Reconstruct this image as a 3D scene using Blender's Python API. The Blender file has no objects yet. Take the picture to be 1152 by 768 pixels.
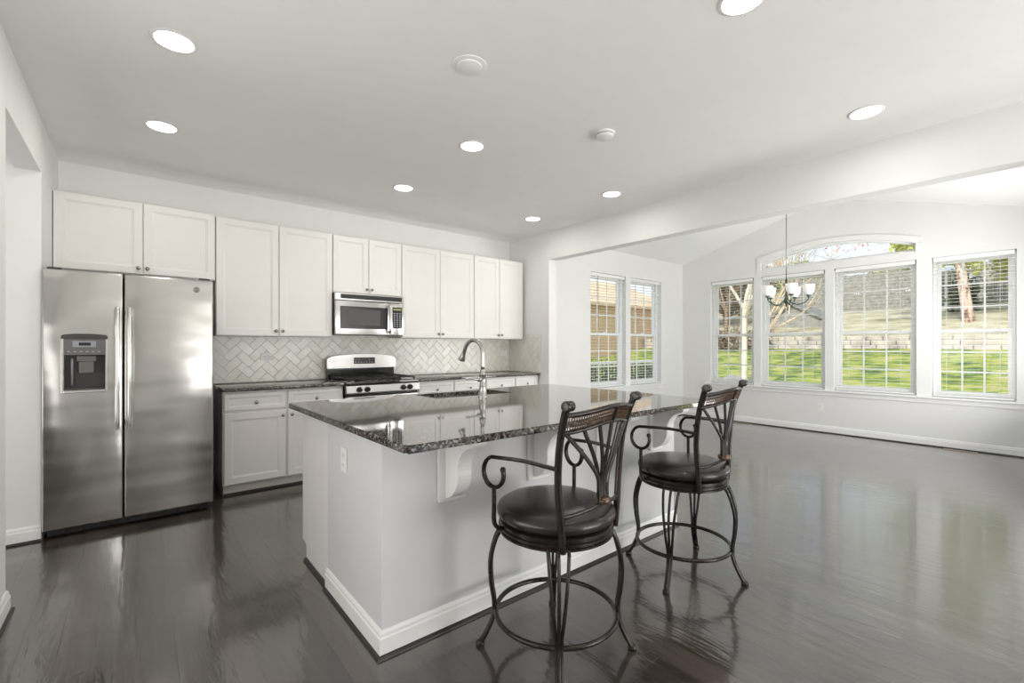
import bpy, bmesh, math, random
from mathutils import Vector, Matrix, noise
R = math.radians
PI = math.pi
random.seed(7)
SC = bpy.context.scene
COL = SC.collection

# ------------------------------------------------------------------ camera, world, sun, exposure
YAW = 0.885506
cam_d = bpy.data.cameras.new('camera')
cam = bpy.data.objects.new('camera', cam_d)
COL.objects.link(cam)
cam_d.sensor_width = 36
cam_d.lens = 516.56 / 1152 * 36
cam_d.shift_y = 4.95 / 1152
cam_d.clip_start = 0.02
cam_d.clip_end = 400
cam.location = (0, 0, 1.27)
cam.rotation_euler = (PI / 2, 0, YAW - PI / 2)
SC.camera = cam

VS = SC.view_settings
VS.view_transform = 'Standard'
VS.look = 'None'
VS.gamma = 1
VS.use_curve_mapping = False
VS.exposure = 1.0
SC.cycles.max_bounces = 10
SC.cycles.diffuse_bounces = 7
SC.cycles.glossy_bounces = 5
SC.cycles.transparent_max_bounces = 24
SC.cycles.sample_clamp_indirect = 8
SC.cycles.use_denoising = True

SKY_STRENGTH = 0.7
SUN_STRENGTH = 2.2
CAN_POWER = 1.7
MORNING_POWER = 52.0
REAR_POWER = 88.0
LEFT_POWER = 14.0

world = bpy.data.worlds.new('sky')
SC.world = world
world.use_nodes = True
wn, wl = world.node_tree.nodes, world.node_tree.links
wn.clear()
wo = wn.new('ShaderNodeOutputWorld')
wb = wn.new('ShaderNodeBackground')
wb.inputs['Strength'].default_value = SKY_STRENGTH
tc = wn.new('ShaderNodeTexCoord')
sep = wn.new('ShaderNodeSeparateXYZ')
wl.new(tc.outputs['Generated'], sep.inputs[0])
rp = wn.new('ShaderNodeValToRGB')
rp.color_ramp.elements[0].position = 0.48
rp.color_ramp.elements[0].color = (0.55, 0.55, 0.5, 1)
rp.color_ramp.elements[1].position = 0.9
rp.color_ramp.elements[1].color = (0.42, 0.6, 0.95, 1)
e = rp.color_ramp.elements.new(0.51); e.color = (0.86, 0.93, 1.0, 1)
mp = wn.new('ShaderNodeMapRange')
mp.inputs['From Min'].default_value = -1
mp.inputs['From Max'].default_value = 1
wl.new(sep.outputs['Z'], mp.inputs['Value'])
wl.new(mp.outputs['Result'], rp.inputs['Fac'])
cn = wn.new('ShaderNodeTexNoise')
cn.inputs['Scale'].default_value = 5
cn.inputs['Detail'].default_value = 6
wl.new(tc.outputs['Generated'], cn.inputs['Vector'])
cr = wn.new('ShaderNodeValToRGB')
cr.color_ramp.elements[0].position = 0.42
cr.color_ramp.elements[0].color = (0, 0, 0, 1)
cr.color_ramp.elements[1].position = 0.62
cr.color_ramp.elements[1].color = (1, 1, 1, 1)
wl.new(cn.outputs['Fac'], cr.inputs['Fac'])
mx = wn.new('ShaderNodeMix')
mx.data_type = 'RGBA'
mx.inputs[7].default_value = (1.05, 1.05, 1.05, 1)
wl.new(cr.outputs['Color'], mx.inputs[0])
wl.new(rp.outputs['Color'], mx.inputs[6])
wl.new(mx.outputs[2], wb.inputs['Color'])
wl.new(wb.outputs[0], wo.inputs[0])

sun_d = bpy.data.lights.new('sun', 'SUN')
sun_d.energy = SUN_STRENGTH
sun_d.angle = R(0.8)
sun_d.color = (1.0, 0.93, 0.8)
sun = bpy.data.objects.new('sun', sun_d)
COL.objects.link(sun)
sun.rotation_euler = Vector((0.85, 0.10, -0.56)).to_track_quat('-Z', 'Y').to_euler()


def area_light(name, loc, direction, sx, sy, power, color=(1, 1, 1)):
    d = bpy.data.lights.new(name, 'AREA')
    d.shape = 'RECTANGLE'
    d.size, d.size_y = sx, sy
    d.energy = power
    d.color = color
    o = bpy.data.objects.new(name, d)
    o.location = loc
    o.rotation_euler = Vector(direction).to_track_quat('-Z', 'Y').to_euler()
    COL.objects.link(o)
    return o


# added unseen fill lights standing in for daylight: rear, left, window end, hall
area_light('fill_light_rear', (3.0, -3.45, 0.8), (0, 0.62, 1.0), 2.3, 1.7, REAR_POWER, (1.0, 0.98, 0.95))
area_light('fill_light_left', (-1.25, 1.25, 1.2), (0.9, 0.0, 0.5), 2.0, 1.7, LEFT_POWER, (1.0, 0.98, 0.95))
area_light('fill_light_window_end', (6.05, -0.30, 1.15), (0, 0.85, 0.75), 2.1, 1.7, MORNING_POWER, (1.0, 0.99, 0.97))
area_light('fill_light_hall', (-2.8, 2.9, 1.0), (1, 0, 0.5), 1.6, 1.6, 12.0, (1.0, 0.985, 0.96))

# ------------------------------------------------------------------ materials
MATS = {}


def new_mat(name):
    m = bpy.data.materials.new(name)
    m.use_nodes = True
    n, l = m.node_tree.nodes, m.node_tree.links
    b = n['Principled BSDF']
    MATS[name] = m
    return m, n, l, b


def plain(name, col, rough=0.5, metal=0.0, spec=0.5, coat=0.0, var=0.04, scale=6.0, bump=0.0, bscale=60.0):
    m, n, l, b = new_mat(name)
    t = n.new('ShaderNodeTexCoord')
    ns = n.new('ShaderNodeTexNoise')
    ns.inputs['Scale'].default_value = scale
    ns.inputs['Detail'].default_value = 4
    l.new(t.outputs['Object'], ns.inputs['Vector'])
    r = n.new('ShaderNodeValToRGB')
    r.color_ramp.elements[0].position = 0.3
    r.color_ramp.elements[1].position = 0.7
    r.color_ramp.elements[0].color = tuple(c * (1 - var) for c in col) + (1,)
    r.color_ramp.elements[1].color = tuple(min(1, c * (1 + var)) for c in col) + (1,)
    l.new(ns.outputs['Fac'], r.inputs['Fac'])
    l.new(r.outputs['Color'], b.inputs['Base Color'])
    b.inputs['Roughness'].default_value = rough
    b.inputs['Metallic'].default_value = metal
    b.inputs['Specular IOR Level'].default_value = spec
    b.inputs['Coat Weight'].default_value = coat
    if bump:
        n2 = n.new('ShaderNodeTexNoise')
        n2.inputs['Scale'].default_value = bscale
        n2.inputs['Detail'].default_value = 3
        l.new(t.outputs['Object'], n2.inputs['Vector'])
        bp = n.new('ShaderNodeBump')
        bp.inputs['Strength'].default_value = bump
        bp.inputs['Distance'].default_value = 0.01
        l.new(n2.outputs['Fac'], bp.inputs['Height'])
        l.new(bp.outputs['Normal'], b.inputs['Normal'])
    return m


plain('wall_paint', (0.80, 0.80, 0.79), 0.65, var=0.01, bump=0.03, bscale=180)
plain('ceiling_paint', (0.90, 0.90, 0.885), 0.8, var=0.01, bump=0.03, bscale=150)
plain('trim_paint', (0.86, 0.86, 0.85), 0.35, var=0.01)
plain('cabinet_paint', (0.82, 0.805, 0.78), 0.38, var=0.012)
plain('toe_kick', (0.72, 0.69, 0.64), 0.5, var=0.03)
plain('island_paint', (0.68, 0.685, 0.695), 0.45, var=0.01)  # greyed below the trim white to stand in for shade on the front
plain('shoe_dark', (0.022, 0.018, 0.016), 0.3, var=0.2)
plain('knob_metal', (0.30, 0.28, 0.26), 0.25, 1.0, var=0.05)
plain('black_plastic', (0.012, 0.012, 0.013), 0.3, var=0.1)
plain('black_enamel', (0.01, 0.01, 0.011), 0.12, var=0.1, coat=0.5)
plain('cast_iron', (0.02, 0.02, 0.02), 0.55, var=0.2, bump=0.2)
plain('grey_plastic', (0.16, 0.155, 0.15), 0.35, var=0.05)
plain('dark_grey_plastic', (0.06, 0.058, 0.056), 0.35, var=0.05)
plain('button_grey', (0.35, 0.36, 0.4), 0.4, var=0.03)
plain('white_plastic', (0.85, 0.85, 0.84), 0.35, var=0.01)
plain('outlet_dark', (0.05, 0.05, 0.05), 0.5, var=0.05)
plain('grout', (0.62, 0.60, 0.56), 0.85, var=0.05, scale=40)
plain('stool_metal', (0.024, 0.019, 0.016), 0.24, 0.35, var=0.35, scale=25)
plain('stool_copper', (0.15, 0.095, 0.065), 0.35, 0.7, var=0.5, scale=60)
plain('leather', (0.024, 0.020, 0.019), 0.22, var=0.25, scale=9, bump=0.10, bscale=160)
plain('chandelier_metal', (0.10, 0.14, 0.12), 0.3, 0.9, var=0.1)
plain('vinyl', (0.88, 0.88, 0.88), 0.35, var=0.01)
plain('slat_white', (0.88, 0.88, 0.87), 0.4, var=0.01)
plain('cord_white', (0.7, 0.7, 0.68), 0.6, var=0.05)
plain('register_bronze', (0.42, 0.31, 0.22), 0.35, 0.6, var=0.2)
plain('bark_birch', (0.72, 0.64, 0.55), 0.8, var=0.25, scale=5)
plain('bark_brown', (0.25, 0.18, 0.13), 0.9, var=0.4, scale=5)
plain('bark_tan', (0.55, 0.42, 0.30), 0.9, var=0.35, scale=5)
plain('bud_red', (0.62, 0.16, 0.12), 0.7, var=0.3)
plain('leaf_green', (0.30, 0.38, 0.16), 0.7, var=0.6, scale=2)
plain('leaf_yellow', (0.42, 0.44, 0.12), 0.7, var=0.4, scale=2)
plain('leaf_dark', (0.15, 0.18, 0.11), 0.8, var=0.5, scale=2)
plain('fence_wood', (0.27, 0.26, 0.25), 0.85, var=0.25, scale=5)
plain('roof_shingle', (0.20, 0.195, 0.20), 0.9, var=0.35, scale=9)
plain('house_trim', (0.8, 0.8, 0.78), 0.6, var=0.03)
plain('house_glass', (0.06, 0.08, 0.1), 0.1, var=0.2)
plain('boulder', (0.33, 0.32, 0.31), 0.9, var=0.4, scale=3, bump=0.5, bscale=6)
plain('paving_stone', (0.5, 0.47, 0.43), 0.9, var=0.2, scale=3)
plain('railing_dark', (0.03, 0.03, 0.03), 0.4, var=0.1)
plain('deck_wood', (0.45, 0.38, 0.30), 0.8, var=0.2, scale=3)


def ramp_mat(name, coords, scale, stops, rough, detail=6, bump=0.0, stretch=(1, 1, 1), metal=0.0, dist=0.01):
    m, n, l, b = new_mat(name)
    t = n.new('ShaderNodeTexCoord')
    mpn = n.new('ShaderNodeMapping')
    mpn.inputs['Scale'].default_value = stretch
    l.new(t.outputs[coords], mpn.inputs['Vector'])
    ns = n.new('ShaderNodeTexNoise')
    ns.inputs['Scale'].default_value = scale
    ns.inputs['Detail'].default_value = detail
    ns.inputs['Roughness'].default_value = 0.65
    l.new(mpn.outputs[0], ns.inputs['Vector'])
    r = n.new('ShaderNodeValToRGB')
    els = r.color_ramp.elements
    els[0].position, els[0].color = stops[0][0], tuple(stops[0][1]) + (1,)
    els[1].position, els[1].color = stops[-1][0], tuple(stops[-1][1]) + (1,)
    for p, c in stops[1:-1]:
        q = els.new(p)
        q.color = tuple(c) + (1,)
    l.new(ns.outputs['Fac'], r.inputs['Fac'])
    l.new(r.outputs['Color'], b.inputs['Base Color'])
    b.inputs['Roughness'].default_value = rough
    b.inputs['Metallic'].default_value = metal
    if bump:
        bp = n.new('ShaderNodeBump')
        bp.inputs['Strength'].default_value = bump
        bp.inputs['Distance'].default_value = dist
        l.new(ns.outputs['Fac'], bp.inputs['Height'])
        l.new(bp.outputs['Normal'], b.inputs['Normal'])
    return m, n, l, b, r


ramp_mat('lawn', 'Object', 1.6, [(0.36, (0.03, 0.06, 0.012)), (0.46, (0.15, 0.22, 0.03)), (0.55, (0.34, 0.37, 0.05)), (0.64, (0.46, 0.37, 0.20))], 0.9, 14, 1.0, (1.3, 1.0, 1), dist=0.05)
ramp_mat('mulch', 'Object', 0.6, [(0.34, (0.16, 0.15, 0.07)), (0.5, (0.42, 0.37, 0.24)), (0.66, (0.62, 0.56, 0.42))], 0.95, 8, 0.4, (1, 1, 1))
ramp_mat('siding', 'Object', 1.2, [(0.3, (0.62, 0.42, 0.27)), (0.6, (0.80, 0.56, 0.36)), (0.75, (0.88, 0.68, 0.48))], 0.8, 5)
ramp_mat('bark_pine', 'Object', 5, [(0.38, (0.16, 0.09, 0.06)), (0.5, (0.58, 0.42, 0.34)), (0.7, (0.78, 0.62, 0.54))], 0.9, 4, 0.8, (1.0, 1.0, 0.35), dist=0.03)
ramp_mat('stone', 'Object', 2.2, [(0.3, (0.26, 0.22, 0.20)), (0.5, (0.48, 0.42, 0.385)), (0.7, (0.62, 0.56, 0.51))], 0.9, 6, 0.5, (1, 1, 1), dist=0.03)


def granite():
    m, n, l, b = new_mat('granite')
    t = n.new('ShaderNodeTexCoord')
    v = n.new('ShaderNodeTexVoronoi')
    v.inputs['Scale'].default_value = 120
    l.new(t.outputs['Object'], v.inputs['Vector'])
    ns = n.new('ShaderNodeTexNoise')
    ns.inputs['Scale'].default_value = 55
    ns.inputs['Detail'].default_value = 5
    ns.inputs['Roughness'].default_value = 0.7
    l.new(t.outputs['Object'], ns.inputs['Vector'])
    sp = n.new('ShaderNodeSeparateColor')
    l.new(v.outputs['Color'], sp.inputs[0])
    ad = n.new('ShaderNodeMath'); ad.operation = 'MULTIPLY_ADD'
    ad.inputs[1].default_value = 0.45
    l.new(sp.outputs[0], ad.inputs[0])
    mm = n.new('ShaderNodeMath'); mm.operation = 'MULTIPLY'
    mm.inputs[1].default_value = 0.62
    l.new(ns.outputs['Fac'], mm.inputs[0])
    l.new(mm.outputs[0], ad.inputs[2])
    r = n.new('ShaderNodeValToRGB')
    els = r.color_ramp.elements
    els[0].position, els[0].color = 0.30, (0.018, 0.016, 0.016, 1)
    els[1].position, els[1].color = 0.76, (0.34, 0.31, 0.275, 1)
    for p, c in ((0.42, (0.028, 0.025, 0.024, 1)), (0.55, (0.070, 0.062, 0.056, 1)), (0.66, (0.14, 0.122, 0.107, 1))):
        q = els.new(p); q.color = c
    l.new(ad.outputs[0], r.inputs['Fac'])
    l.new(r.outputs['Color'], b.inputs['Base Color'])
    b.inputs['Roughness'].default_value = 0.045
    b.inputs['Specular IOR Level'].default_value = 0.75
    b.inputs['Coat Weight'].default_value = 0.35
    b.inputs['Coat Roughness'].default_value = 0.03


granite()


def steel(name, col=(0.62, 0.61, 0.59), rough=0.22, wav=0.35, stretch=(140, 140, 1.2)):
    m, n, l, b = new_mat(name)
    t = n.new('ShaderNodeTexCoord')
    mpn = n.new('ShaderNodeMapping')
    mpn.inputs['Scale'].default_value = stretch
    l.new(t.outputs['Object'], mpn.inputs['Vector'])
    ns = n.new('ShaderNodeTexNoise')
    ns.inputs['Scale'].default_value = 2
    ns.inputs['Detail'].default_value = 3
    l.new(mpn.outputs[0], ns.inputs['Vector'])
    r = n.new('ShaderNodeMapRange')
    r.inputs['To Min'].default_value = rough * 0.98
    r.inputs['To Max'].default_value = rough * 1.02
    l.new(ns.outputs['Fac'], r.inputs['Value'])
    l.new(r.outputs['Result'], b.inputs['Roughness'])
    b.inputs['Base Color'].default_value = col + (1,)
    b.inputs['Metallic'].default_value = 1
    n2 = n.new('ShaderNodeTexNoise')
    n2.inputs['Scale'].default_value = 2.2
    n2.inputs['Detail'].default_value = 1
    m2 = n.new('ShaderNodeMapping')
    m2.inputs['Scale'].default_value = (0.7, 0.7, 2.2)
    l.new(t.outputs['Object'], m2.inputs['Vector'])
    l.new(m2.outputs[0], n2.inputs['Vector'])
    bp = n.new('ShaderNodeBump')
    bp.inputs['Strength'].default_value = wav
    bp.inputs['Distance'].default_value = 0.06
    l.new(n2.outputs['Fac'], bp.inputs['Height'])
    l.new(bp.outputs['Normal'], b.inputs['Normal'])


steel('steel_fridge', (0.60, 0.585, 0.56), 0.24, 0.22)
steel('steel', (0.50, 0.49, 0.48), 0.24, 0.10)
steel('nickel', (0.50, 0.49, 0.47), 0.24, 0.0)
steel('steel_bright', (0.74, 0.73, 0.71), 0.16, 0.02)


def tile_mat():
    m, n, l, b = new_mat('tile_glaze')
    g = n.new('ShaderNodeNewGeometry')
    r = n.new('ShaderNodeValToRGB')
    els = r.color_ramp.elements
    els[0].position, els[0].color = 0.0, (0.78, 0.755, 0.69, 1)
    els[1].position, els[1].color = 1.0, (0.90, 0.885, 0.84, 1)
    l.new(g.outputs['Random Per Island'], r.inputs['Fac'])
    t = n.new('ShaderNodeTexCoord')
    ns = n.new('ShaderNodeTexNoise'); ns.inputs['Scale'].default_value = 14
    ns.inputs['Detail'].default_value = 5
    l.new(t.outputs['Object'], ns.inputs['Vector'])
    mxx = n.new('ShaderNodeMix'); mxx.data_type = 'RGBA'; mxx.blend_type = 'MULTIPLY'
    mxx.inputs[0].default_value = 0.5
    rr = n.new('ShaderNodeValToRGB')
    rr.color_ramp.elements[0].position = 0.35; rr.color_ramp.elements[0].color = (0.86, 0.84, 0.8, 1)
    rr.color_ramp.elements[1].position = 0.6; rr.color_ramp.elements[1].color = (1, 1, 1, 1)
    l.new(ns.outputs['Fac'], rr.inputs['Fac'])
    l.new(r.outputs['Color'], mxx.inputs[6])
    l.new(rr.outputs['Color'], mxx.inputs[7])
    l.new(mxx.outputs[2], b.inputs['Base Color'])
    b.inputs['Roughness'].default_value = 0.22


tile_mat()


def floor_mat():
    m, n, l, b = new_mat('floor_boards')
    t = n.new('ShaderNodeTexCoord')
    # boards run along world Y: swap so the brick rows stack along X
    sp = n.new('ShaderNodeSeparateXYZ')
    l.new(t.outputs['Object'], sp.inputs[0])
    cb = n.new('ShaderNodeCombineXYZ')
    l.new(sp.outputs['Y'], cb.inputs['X'])
    l.new(sp.outputs['X'], cb.inputs['Y'])
    bk = n.new('ShaderNodeTexBrick')
    bk.offset = 0.37
    bk.inputs['Scale'].default_value = 1
    bk.inputs['Brick Width'].default_value = 1.7
    bk.inputs['Row Height'].default_value = 0.127
    bk.inputs['Mortar Size'].default_value = 0.0020
    bk.inputs['Mortar Smooth'].default_value = 0.1
    bk.inputs['Color1'].default_value = (0.0, 0.0, 0.0, 1)
    bk.inputs['Color2'].default_value = (1, 1, 1, 1)
    bk.inputs['Mortar'].default_value = (0.5, 0.5, 0.5, 1)
    l.new(cb.outputs[0], bk.inputs['Vector'])
    r = n.new('ShaderNodeValToRGB')
    r.color_ramp.elements[0].color = (0.034, 0.027, 0.023, 1)
    r.color_ramp.elements[1].color = (0.078, 0.062, 0.051, 1)
    l.new(bk.outputs['Color'], r.inputs['Fac'])
    # grain
    mg = n.new('ShaderNodeMapping')
    mg.inputs['Scale'].default_value = (26, 1.6, 1)
    l.new(t.outputs['Object'], mg.inputs['Vector'])
    ng = n.new('ShaderNodeTexNoise')
    ng.inputs['Scale'].default_value = 1.0
    ng.inputs['Detail'].default_value = 6
    ng.inputs['Distortion'].default_value = 0.6
    l.new(mg.outputs[0], ng.inputs['Vector'])
    gr = n.new('ShaderNodeValToRGB')
    gr.color_ramp.elements[0].position = 0.35
    gr.color_ramp.elements[0].color = (0.75, 0.75, 0.75, 1)
    gr.color_ramp.elements[1].position = 0.65
    gr.color_ramp.elements[1].color = (1.25, 1.22, 1.2, 1)
    l.new(ng.outputs['Fac'], gr.inputs['Fac'])
    m1 = n.new('ShaderNodeMix'); m1.data_type = 'RGBA'; m1.blend_type = 'MULTIPLY'
    m1.inputs[0].default_value = 1
    l.new(r.outputs['Color'], m1.inputs[6]); l.new(gr.outputs['Color'], m1.inputs[7])
    m2 = n.new('ShaderNodeMix'); m2.data_type = 'RGBA'
    m2.inputs[7].default_value = (0.010, 0.008, 0.007, 1)
    l.new(bk.outputs['Fac'], m2.inputs[0]); l.new(m1.outputs[2], m2.inputs[6])
    l.new(m2.outputs[2], b.inputs['Base Color'])
    b.inputs['Roughness'].default_value = 0.20
    b.inputs['Specular IOR Level'].default_value = 0.6
    b.inputs['Coat Weight'].default_value = 1.0
    b.inputs['Coat IOR'].default_value = 1.75
    b.inputs['Coat Roughness'].default_value = 0.10
    # roughness variation
    nr = n.new('ShaderNodeTexNoise'); nr.inputs['Scale'].default_value = 2.3; nr.inputs['Detail'].default_value = 5
    l.new(t.outputs['Object'], nr.inputs['Vector'])
    mr = n.new('ShaderNodeMapRange')
    mr.inputs['To Min'].default_value = 0.17; mr.inputs['To Max'].default_value = 0.30
    l.new(nr.outputs['Fac'], mr.inputs['Value'])
    l.new(mr.outputs['Result'], b.inputs['Roughness'])
    # hand-scraped undulation + grooves + grain
    mh = n.new('ShaderNodeMapping'); mh.inputs['Scale'].default_value = (16, 3.0, 1)
    l.new(t.outputs['Object'], mh.inputs['Vector'])
    nh = n.new('ShaderNodeTexNoise'); nh.inputs['Scale'].default_value = 1; nh.inputs['Detail'].default_value = 3; nh.inputs['Distortion'].default_value = 1.2
    l.new(mh.outputs[0], nh.inputs['Vector'])
    b1 = n.new('ShaderNodeBump'); b1.inputs['Strength'].default_value = 0.30; b1.inputs['Distance'].default_value = 0.006
    l.new(nh.outputs['Fac'], b1.inputs['Height'])
    inv = n.new('ShaderNodeMath'); inv.operation = 'SUBTRACT'; inv.inputs[0].default_value = 1
    l.new(bk.outputs['Fac'], inv.inputs[1])
    b2 = n.new('ShaderNodeBump'); b2.inputs['Strength'].default_value = 0.5; b2.inputs['Distance'].default_value = 0.002
    l.new(inv.outputs[0], b2.inputs['Height']); l.new(b1.outputs['Normal'], b2.inputs['Normal'])
    b3 = n.new('ShaderNodeBump'); b3.inputs['Strength'].default_value = 0.12; b3.inputs['Distance'].default_value = 0.002
    l.new(ng.outputs['Fac'], b3.inputs['Height']); l.new(b2.outputs['Normal'], b3.inputs['Normal'])
    l.new(b3.outputs['Normal'], b.inputs['Normal'])
    l.new(b3.outputs['Normal'], b.inputs['Coat Normal'])


floor_mat()


def glass_mat():
    m, n, l, b = new_mat('window_glass')
    n.remove(b)
    out = n['Material Output']
    tr = n.new('ShaderNodeBsdfTransparent'); tr.inputs[0].default_value = (0.96, 0.98, 0.97, 1)
    gl = n.new('ShaderNodeBsdfGlossy'); gl.inputs['Roughness'].default_value = 0.0
    lw = n.new('ShaderNodeLayerWeight'); lw.inputs['Blend'].default_value = 0.5
    pw = n.new('ShaderNodeMath'); pw.operation = 'POWER'; pw.inputs[1].default_value = 5
    l.new(lw.outputs['Facing'], pw.inputs[0])
    fr = n.new('ShaderNodeMath'); fr.operation = 'MULTIPLY_ADD'; fr.inputs[1].default_value = 0.5; fr.inputs[2].default_value = 0.02
    l.new(pw.outputs[0], fr.inputs[0])
    ms = n.new('ShaderNodeMixShader')
    l.new(fr.outputs[0], ms.inputs[0]); l.new(tr.outputs[0], ms.inputs[1]); l.new(gl.outputs[0], ms.inputs[2])
    l.new(ms.outputs[0], out.inputs[0])


glass_mat()


def emit_mat(name, col, strength):
    m, n, l, b = new_mat(name)
    b.inputs['Base Color'].default_value = col + (1,)
    b.inputs['Emission Color'].default_value = col + (1,)
    b.inputs['Emission Strength'].default_value = strength
    b.inputs['Roughness'].default_value = 0.5


emit_mat('can_glow', (1.0, 0.98, 0.94), 6.0)
emit_mat('shade_glow', (0.92, 0.91, 0.89), 0.12)
emit_mat('display_green', (0.20, 0.22, 0.08), 0.15)


# ------------------------------------------------------------------ mesh helpers
def obj(name, bm, mat, parent=None, smooth=False, loc=None, keep=False):
    me = bpy.data.meshes.new(name)
    bmesh.ops.recalc_face_normals(bm, faces=bm.faces[:]) if not keep else None
    bm.to_mesh(me)
    bm.free()
    mats = mat if isinstance(mat, (list, tuple)) else [mat]
    for q in mats:
        me.materials.append(MATS[q])
    if smooth:
        for p in me.polygons:
            p.use_smooth = True
        if smooth is not True:
            me.set_sharp_from_angle(angle=R(smooth))
    o = bpy.data.objects.new(name, me)
    COL.objects.link(o)
    if parent is not None:
        o.parent = parent
    if loc:
        o.location = loc
    return o


def thing(name, label, cat, loc=(0, 0, 0), rz=0, group=None):
    o = bpy.data.objects.new(name, None)
    o.empty_display_size = 0.1
    COL.objects.link(o)
    o.location = loc
    o.rotation_euler = (0, 0, rz)
    o['label'] = label
    o['category'] = cat
    if group:
        o['group'] = group
    return o


def tag(o, label, cat, group=None, kind=None):
    o['label'] = label
    o['category'] = cat
    if group:
        o['group'] = group
    if kind:
        o['kind'] = kind
    return o


def struct(o, label=None):
    o['kind'] = 'structure'
    if label:
        o['label'] = label
    return o


def BM():
    return bmesh.new()


def box(bm, x0, x1, y0, y1, z0, z1, bevel=0.0, seg=2, mi=0):
    x0, x1 = min(x0, x1), max(x0, x1)
    y0, y1 = min(y0, y1), max(y0, y1)
    z0, z1 = min(z0, z1), max(z0, z1)
    v = [bm.verts.new((x, y, z)) for x in (x0, x1) for y in (y0, y1) for z in (z0, z1)]
    idx = [(0, 1, 3, 2), (4, 6, 7, 5), (0, 4, 5, 1), (2, 3, 7, 6), (0, 2, 6, 4), (1, 5, 7, 3)]
    fs = [bm.faces.new([v[i] for i in f]) for f in idx]
    if bevel:
        es = list({e for f in fs for e in f.edges})
        r = bmesh.ops.bevel(bm, geom=es, offset=bevel, segments=seg, affect='EDGES', profile=0.5)
        fs = [f for f in set(r['faces']) | set(fs) if f.is_valid]
    for f in fs:
        if f.is_valid:
            f.material_index = mi
    return fs


def prism(bm, pts, axis, a, b, mi=0):
    """extrude 2D polygon along an axis; pts are in the other two axes in order"""
    def P(p, t):
        if axis == 'X': return (t, p[0], p[1])
        if axis == 'Y': return (p[0], t, p[1])
        return (p[0], p[1], t)
    A = [bm.verts.new(P(p, a)) for p in pts]
    B = [bm.verts.new(P(p, b)) for p in pts]
    n = len(pts)
    fs = [bm.faces.new(A), bm.faces.new(B[::-1])]
    for i in range(n):
        fs.append(bm.faces.new((A[i], A[(i + 1) % n], B[(i + 1) % n], B[i])))
    for f in fs:
        f.material_index = mi
    return fs


def lathe(bm, prof, c=(0, 0, 0), seg=24, axis='Z', mi=0, caps=True):
    rings = []
    for r, h in prof:
        ring = []
        for i in range(seg):
            t = 2 * PI * i / seg
            a, b = r * math.cos(t), r * math.sin(t)
            if axis == 'Z': p = (c[0] + a, c[1] + b, c[2] + h)
            elif axis == 'Y': p = (c[0] + a, c[1] + h, c[2] + b)
            else: p = (c[0] + h, c[1] + a, c[2] + b)
            ring.append(bm.verts.new(p))
        rings.append(ring)
    fs = []
    for k in range(len(rings) - 1):
        for i in range(seg):
            fs.append(bm.faces.new((rings[k][i], rings[k][(i + 1) % seg], rings[k + 1][(i + 1) % seg], rings[k + 1][i])))
    if caps:
        fs.append(bm.faces.new(rings[0][::-1]))
        fs.append(bm.faces.new(rings[-1]))
    for f in fs:
        f.material_index = mi
    return fs


def smooth_path(pts, n=6, closed=False):
    P = [Vector(p) for p in pts]
    if len(P) < 3:
        return P
    out = []
    m = len(P)
    rng = range(m if closed else m - 1)
    for i in rng:
        if closed:
            p0, p1, p2, p3 = P[(i - 1) % m], P[i], P[(i + 1) % m], P[(i + 2) % m]
        else:
            p1, p2 = P[i], P[i + 1]
            p0 = P[i - 1] if i > 0 else p1 + (p1 - p2)
            p3 = P[i + 2] if i + 2 < m else p2 + (p2 - p1)
        for k in range(n):
            t = k / n
            out.append(0.5 * ((2 * p1) + (-p0 + p2) * t + (2 * p0 - 5 * p1 + 4 * p2 - p3) * t * t + (-p0 + 3 * p1 - 3 * p2 + p3) * t ** 3))
    if not closed:
        out.append(P[-1])
    return out


def tube(bm, pts, r, seg=10, closed=False, flat=1.0, up=None, mi=0):
    """r: number or list per point. flat: scale of the second cross axis"""
    P = [Vector(p) for p in pts]
    n = len(P)
    rad = r if isinstance(r, (list, tuple)) else [r] * n
    T = []
    for i in range(n):
        if closed:
            t = P[(i + 1) % n] - P[(i - 1) % n]
        else:
            t = P[min(i + 1, n - 1)] - P[max(i - 1, 0)]
        T.append(t.normalized() if t.length > 1e-9 else Vector((0, 0, 1)))
    u = Vector(up) if up is not None else (Vector((0, 0, 1)) if abs(T[0].z) < 0.9 else Vector((1, 0, 0)))
    rings = []
    for i in range(n):
        if up is not None:
            a = Vector(up)
        else:
            a = u
        a = (a - T[i] * a.dot(T[i]))
        if a.length < 1e-6:
            a = T[i].orthogonal()
        a.normalize()
        u = a
        b = T[i].cross(a)
        ring = []
        for k in range(seg):
            th = 2 * PI * k / seg
            ring.append(bm.verts.new(P[i] + a * math.cos(th) * rad[i] + b * math.sin(th) * rad[i] * flat))
        rings.append(ring)
    fs = []
    for i in range(n if closed else n - 1):
        A, B = rings[i], rings[(i + 1) % n]
        for k in range(seg):
            fs.append(bm.faces.new((A[k], A[(k + 1) % seg], B[(k + 1) % seg], B[k])))
    if not closed:
        fs.append(bm.faces.new(rings[0][::-1]))
        fs.append(bm.faces.new(rings[-1]))
    for f in fs:
        f.material_index = mi
    return fs


def ball(bm, c, r, sub=2, scale=(1, 1, 1), mi=0):
    m = Matrix.Translation(c) @ Matrix.Diagonal((r * scale[0], r * scale[1], r * scale[2], 1))
    ret = bmesh.ops.create_icosphere(bm, subdivisions=sub, radius=1, matrix=m)
    for v in ret['verts']:
        for f in v.link_faces:
            f.material_index = mi


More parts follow.
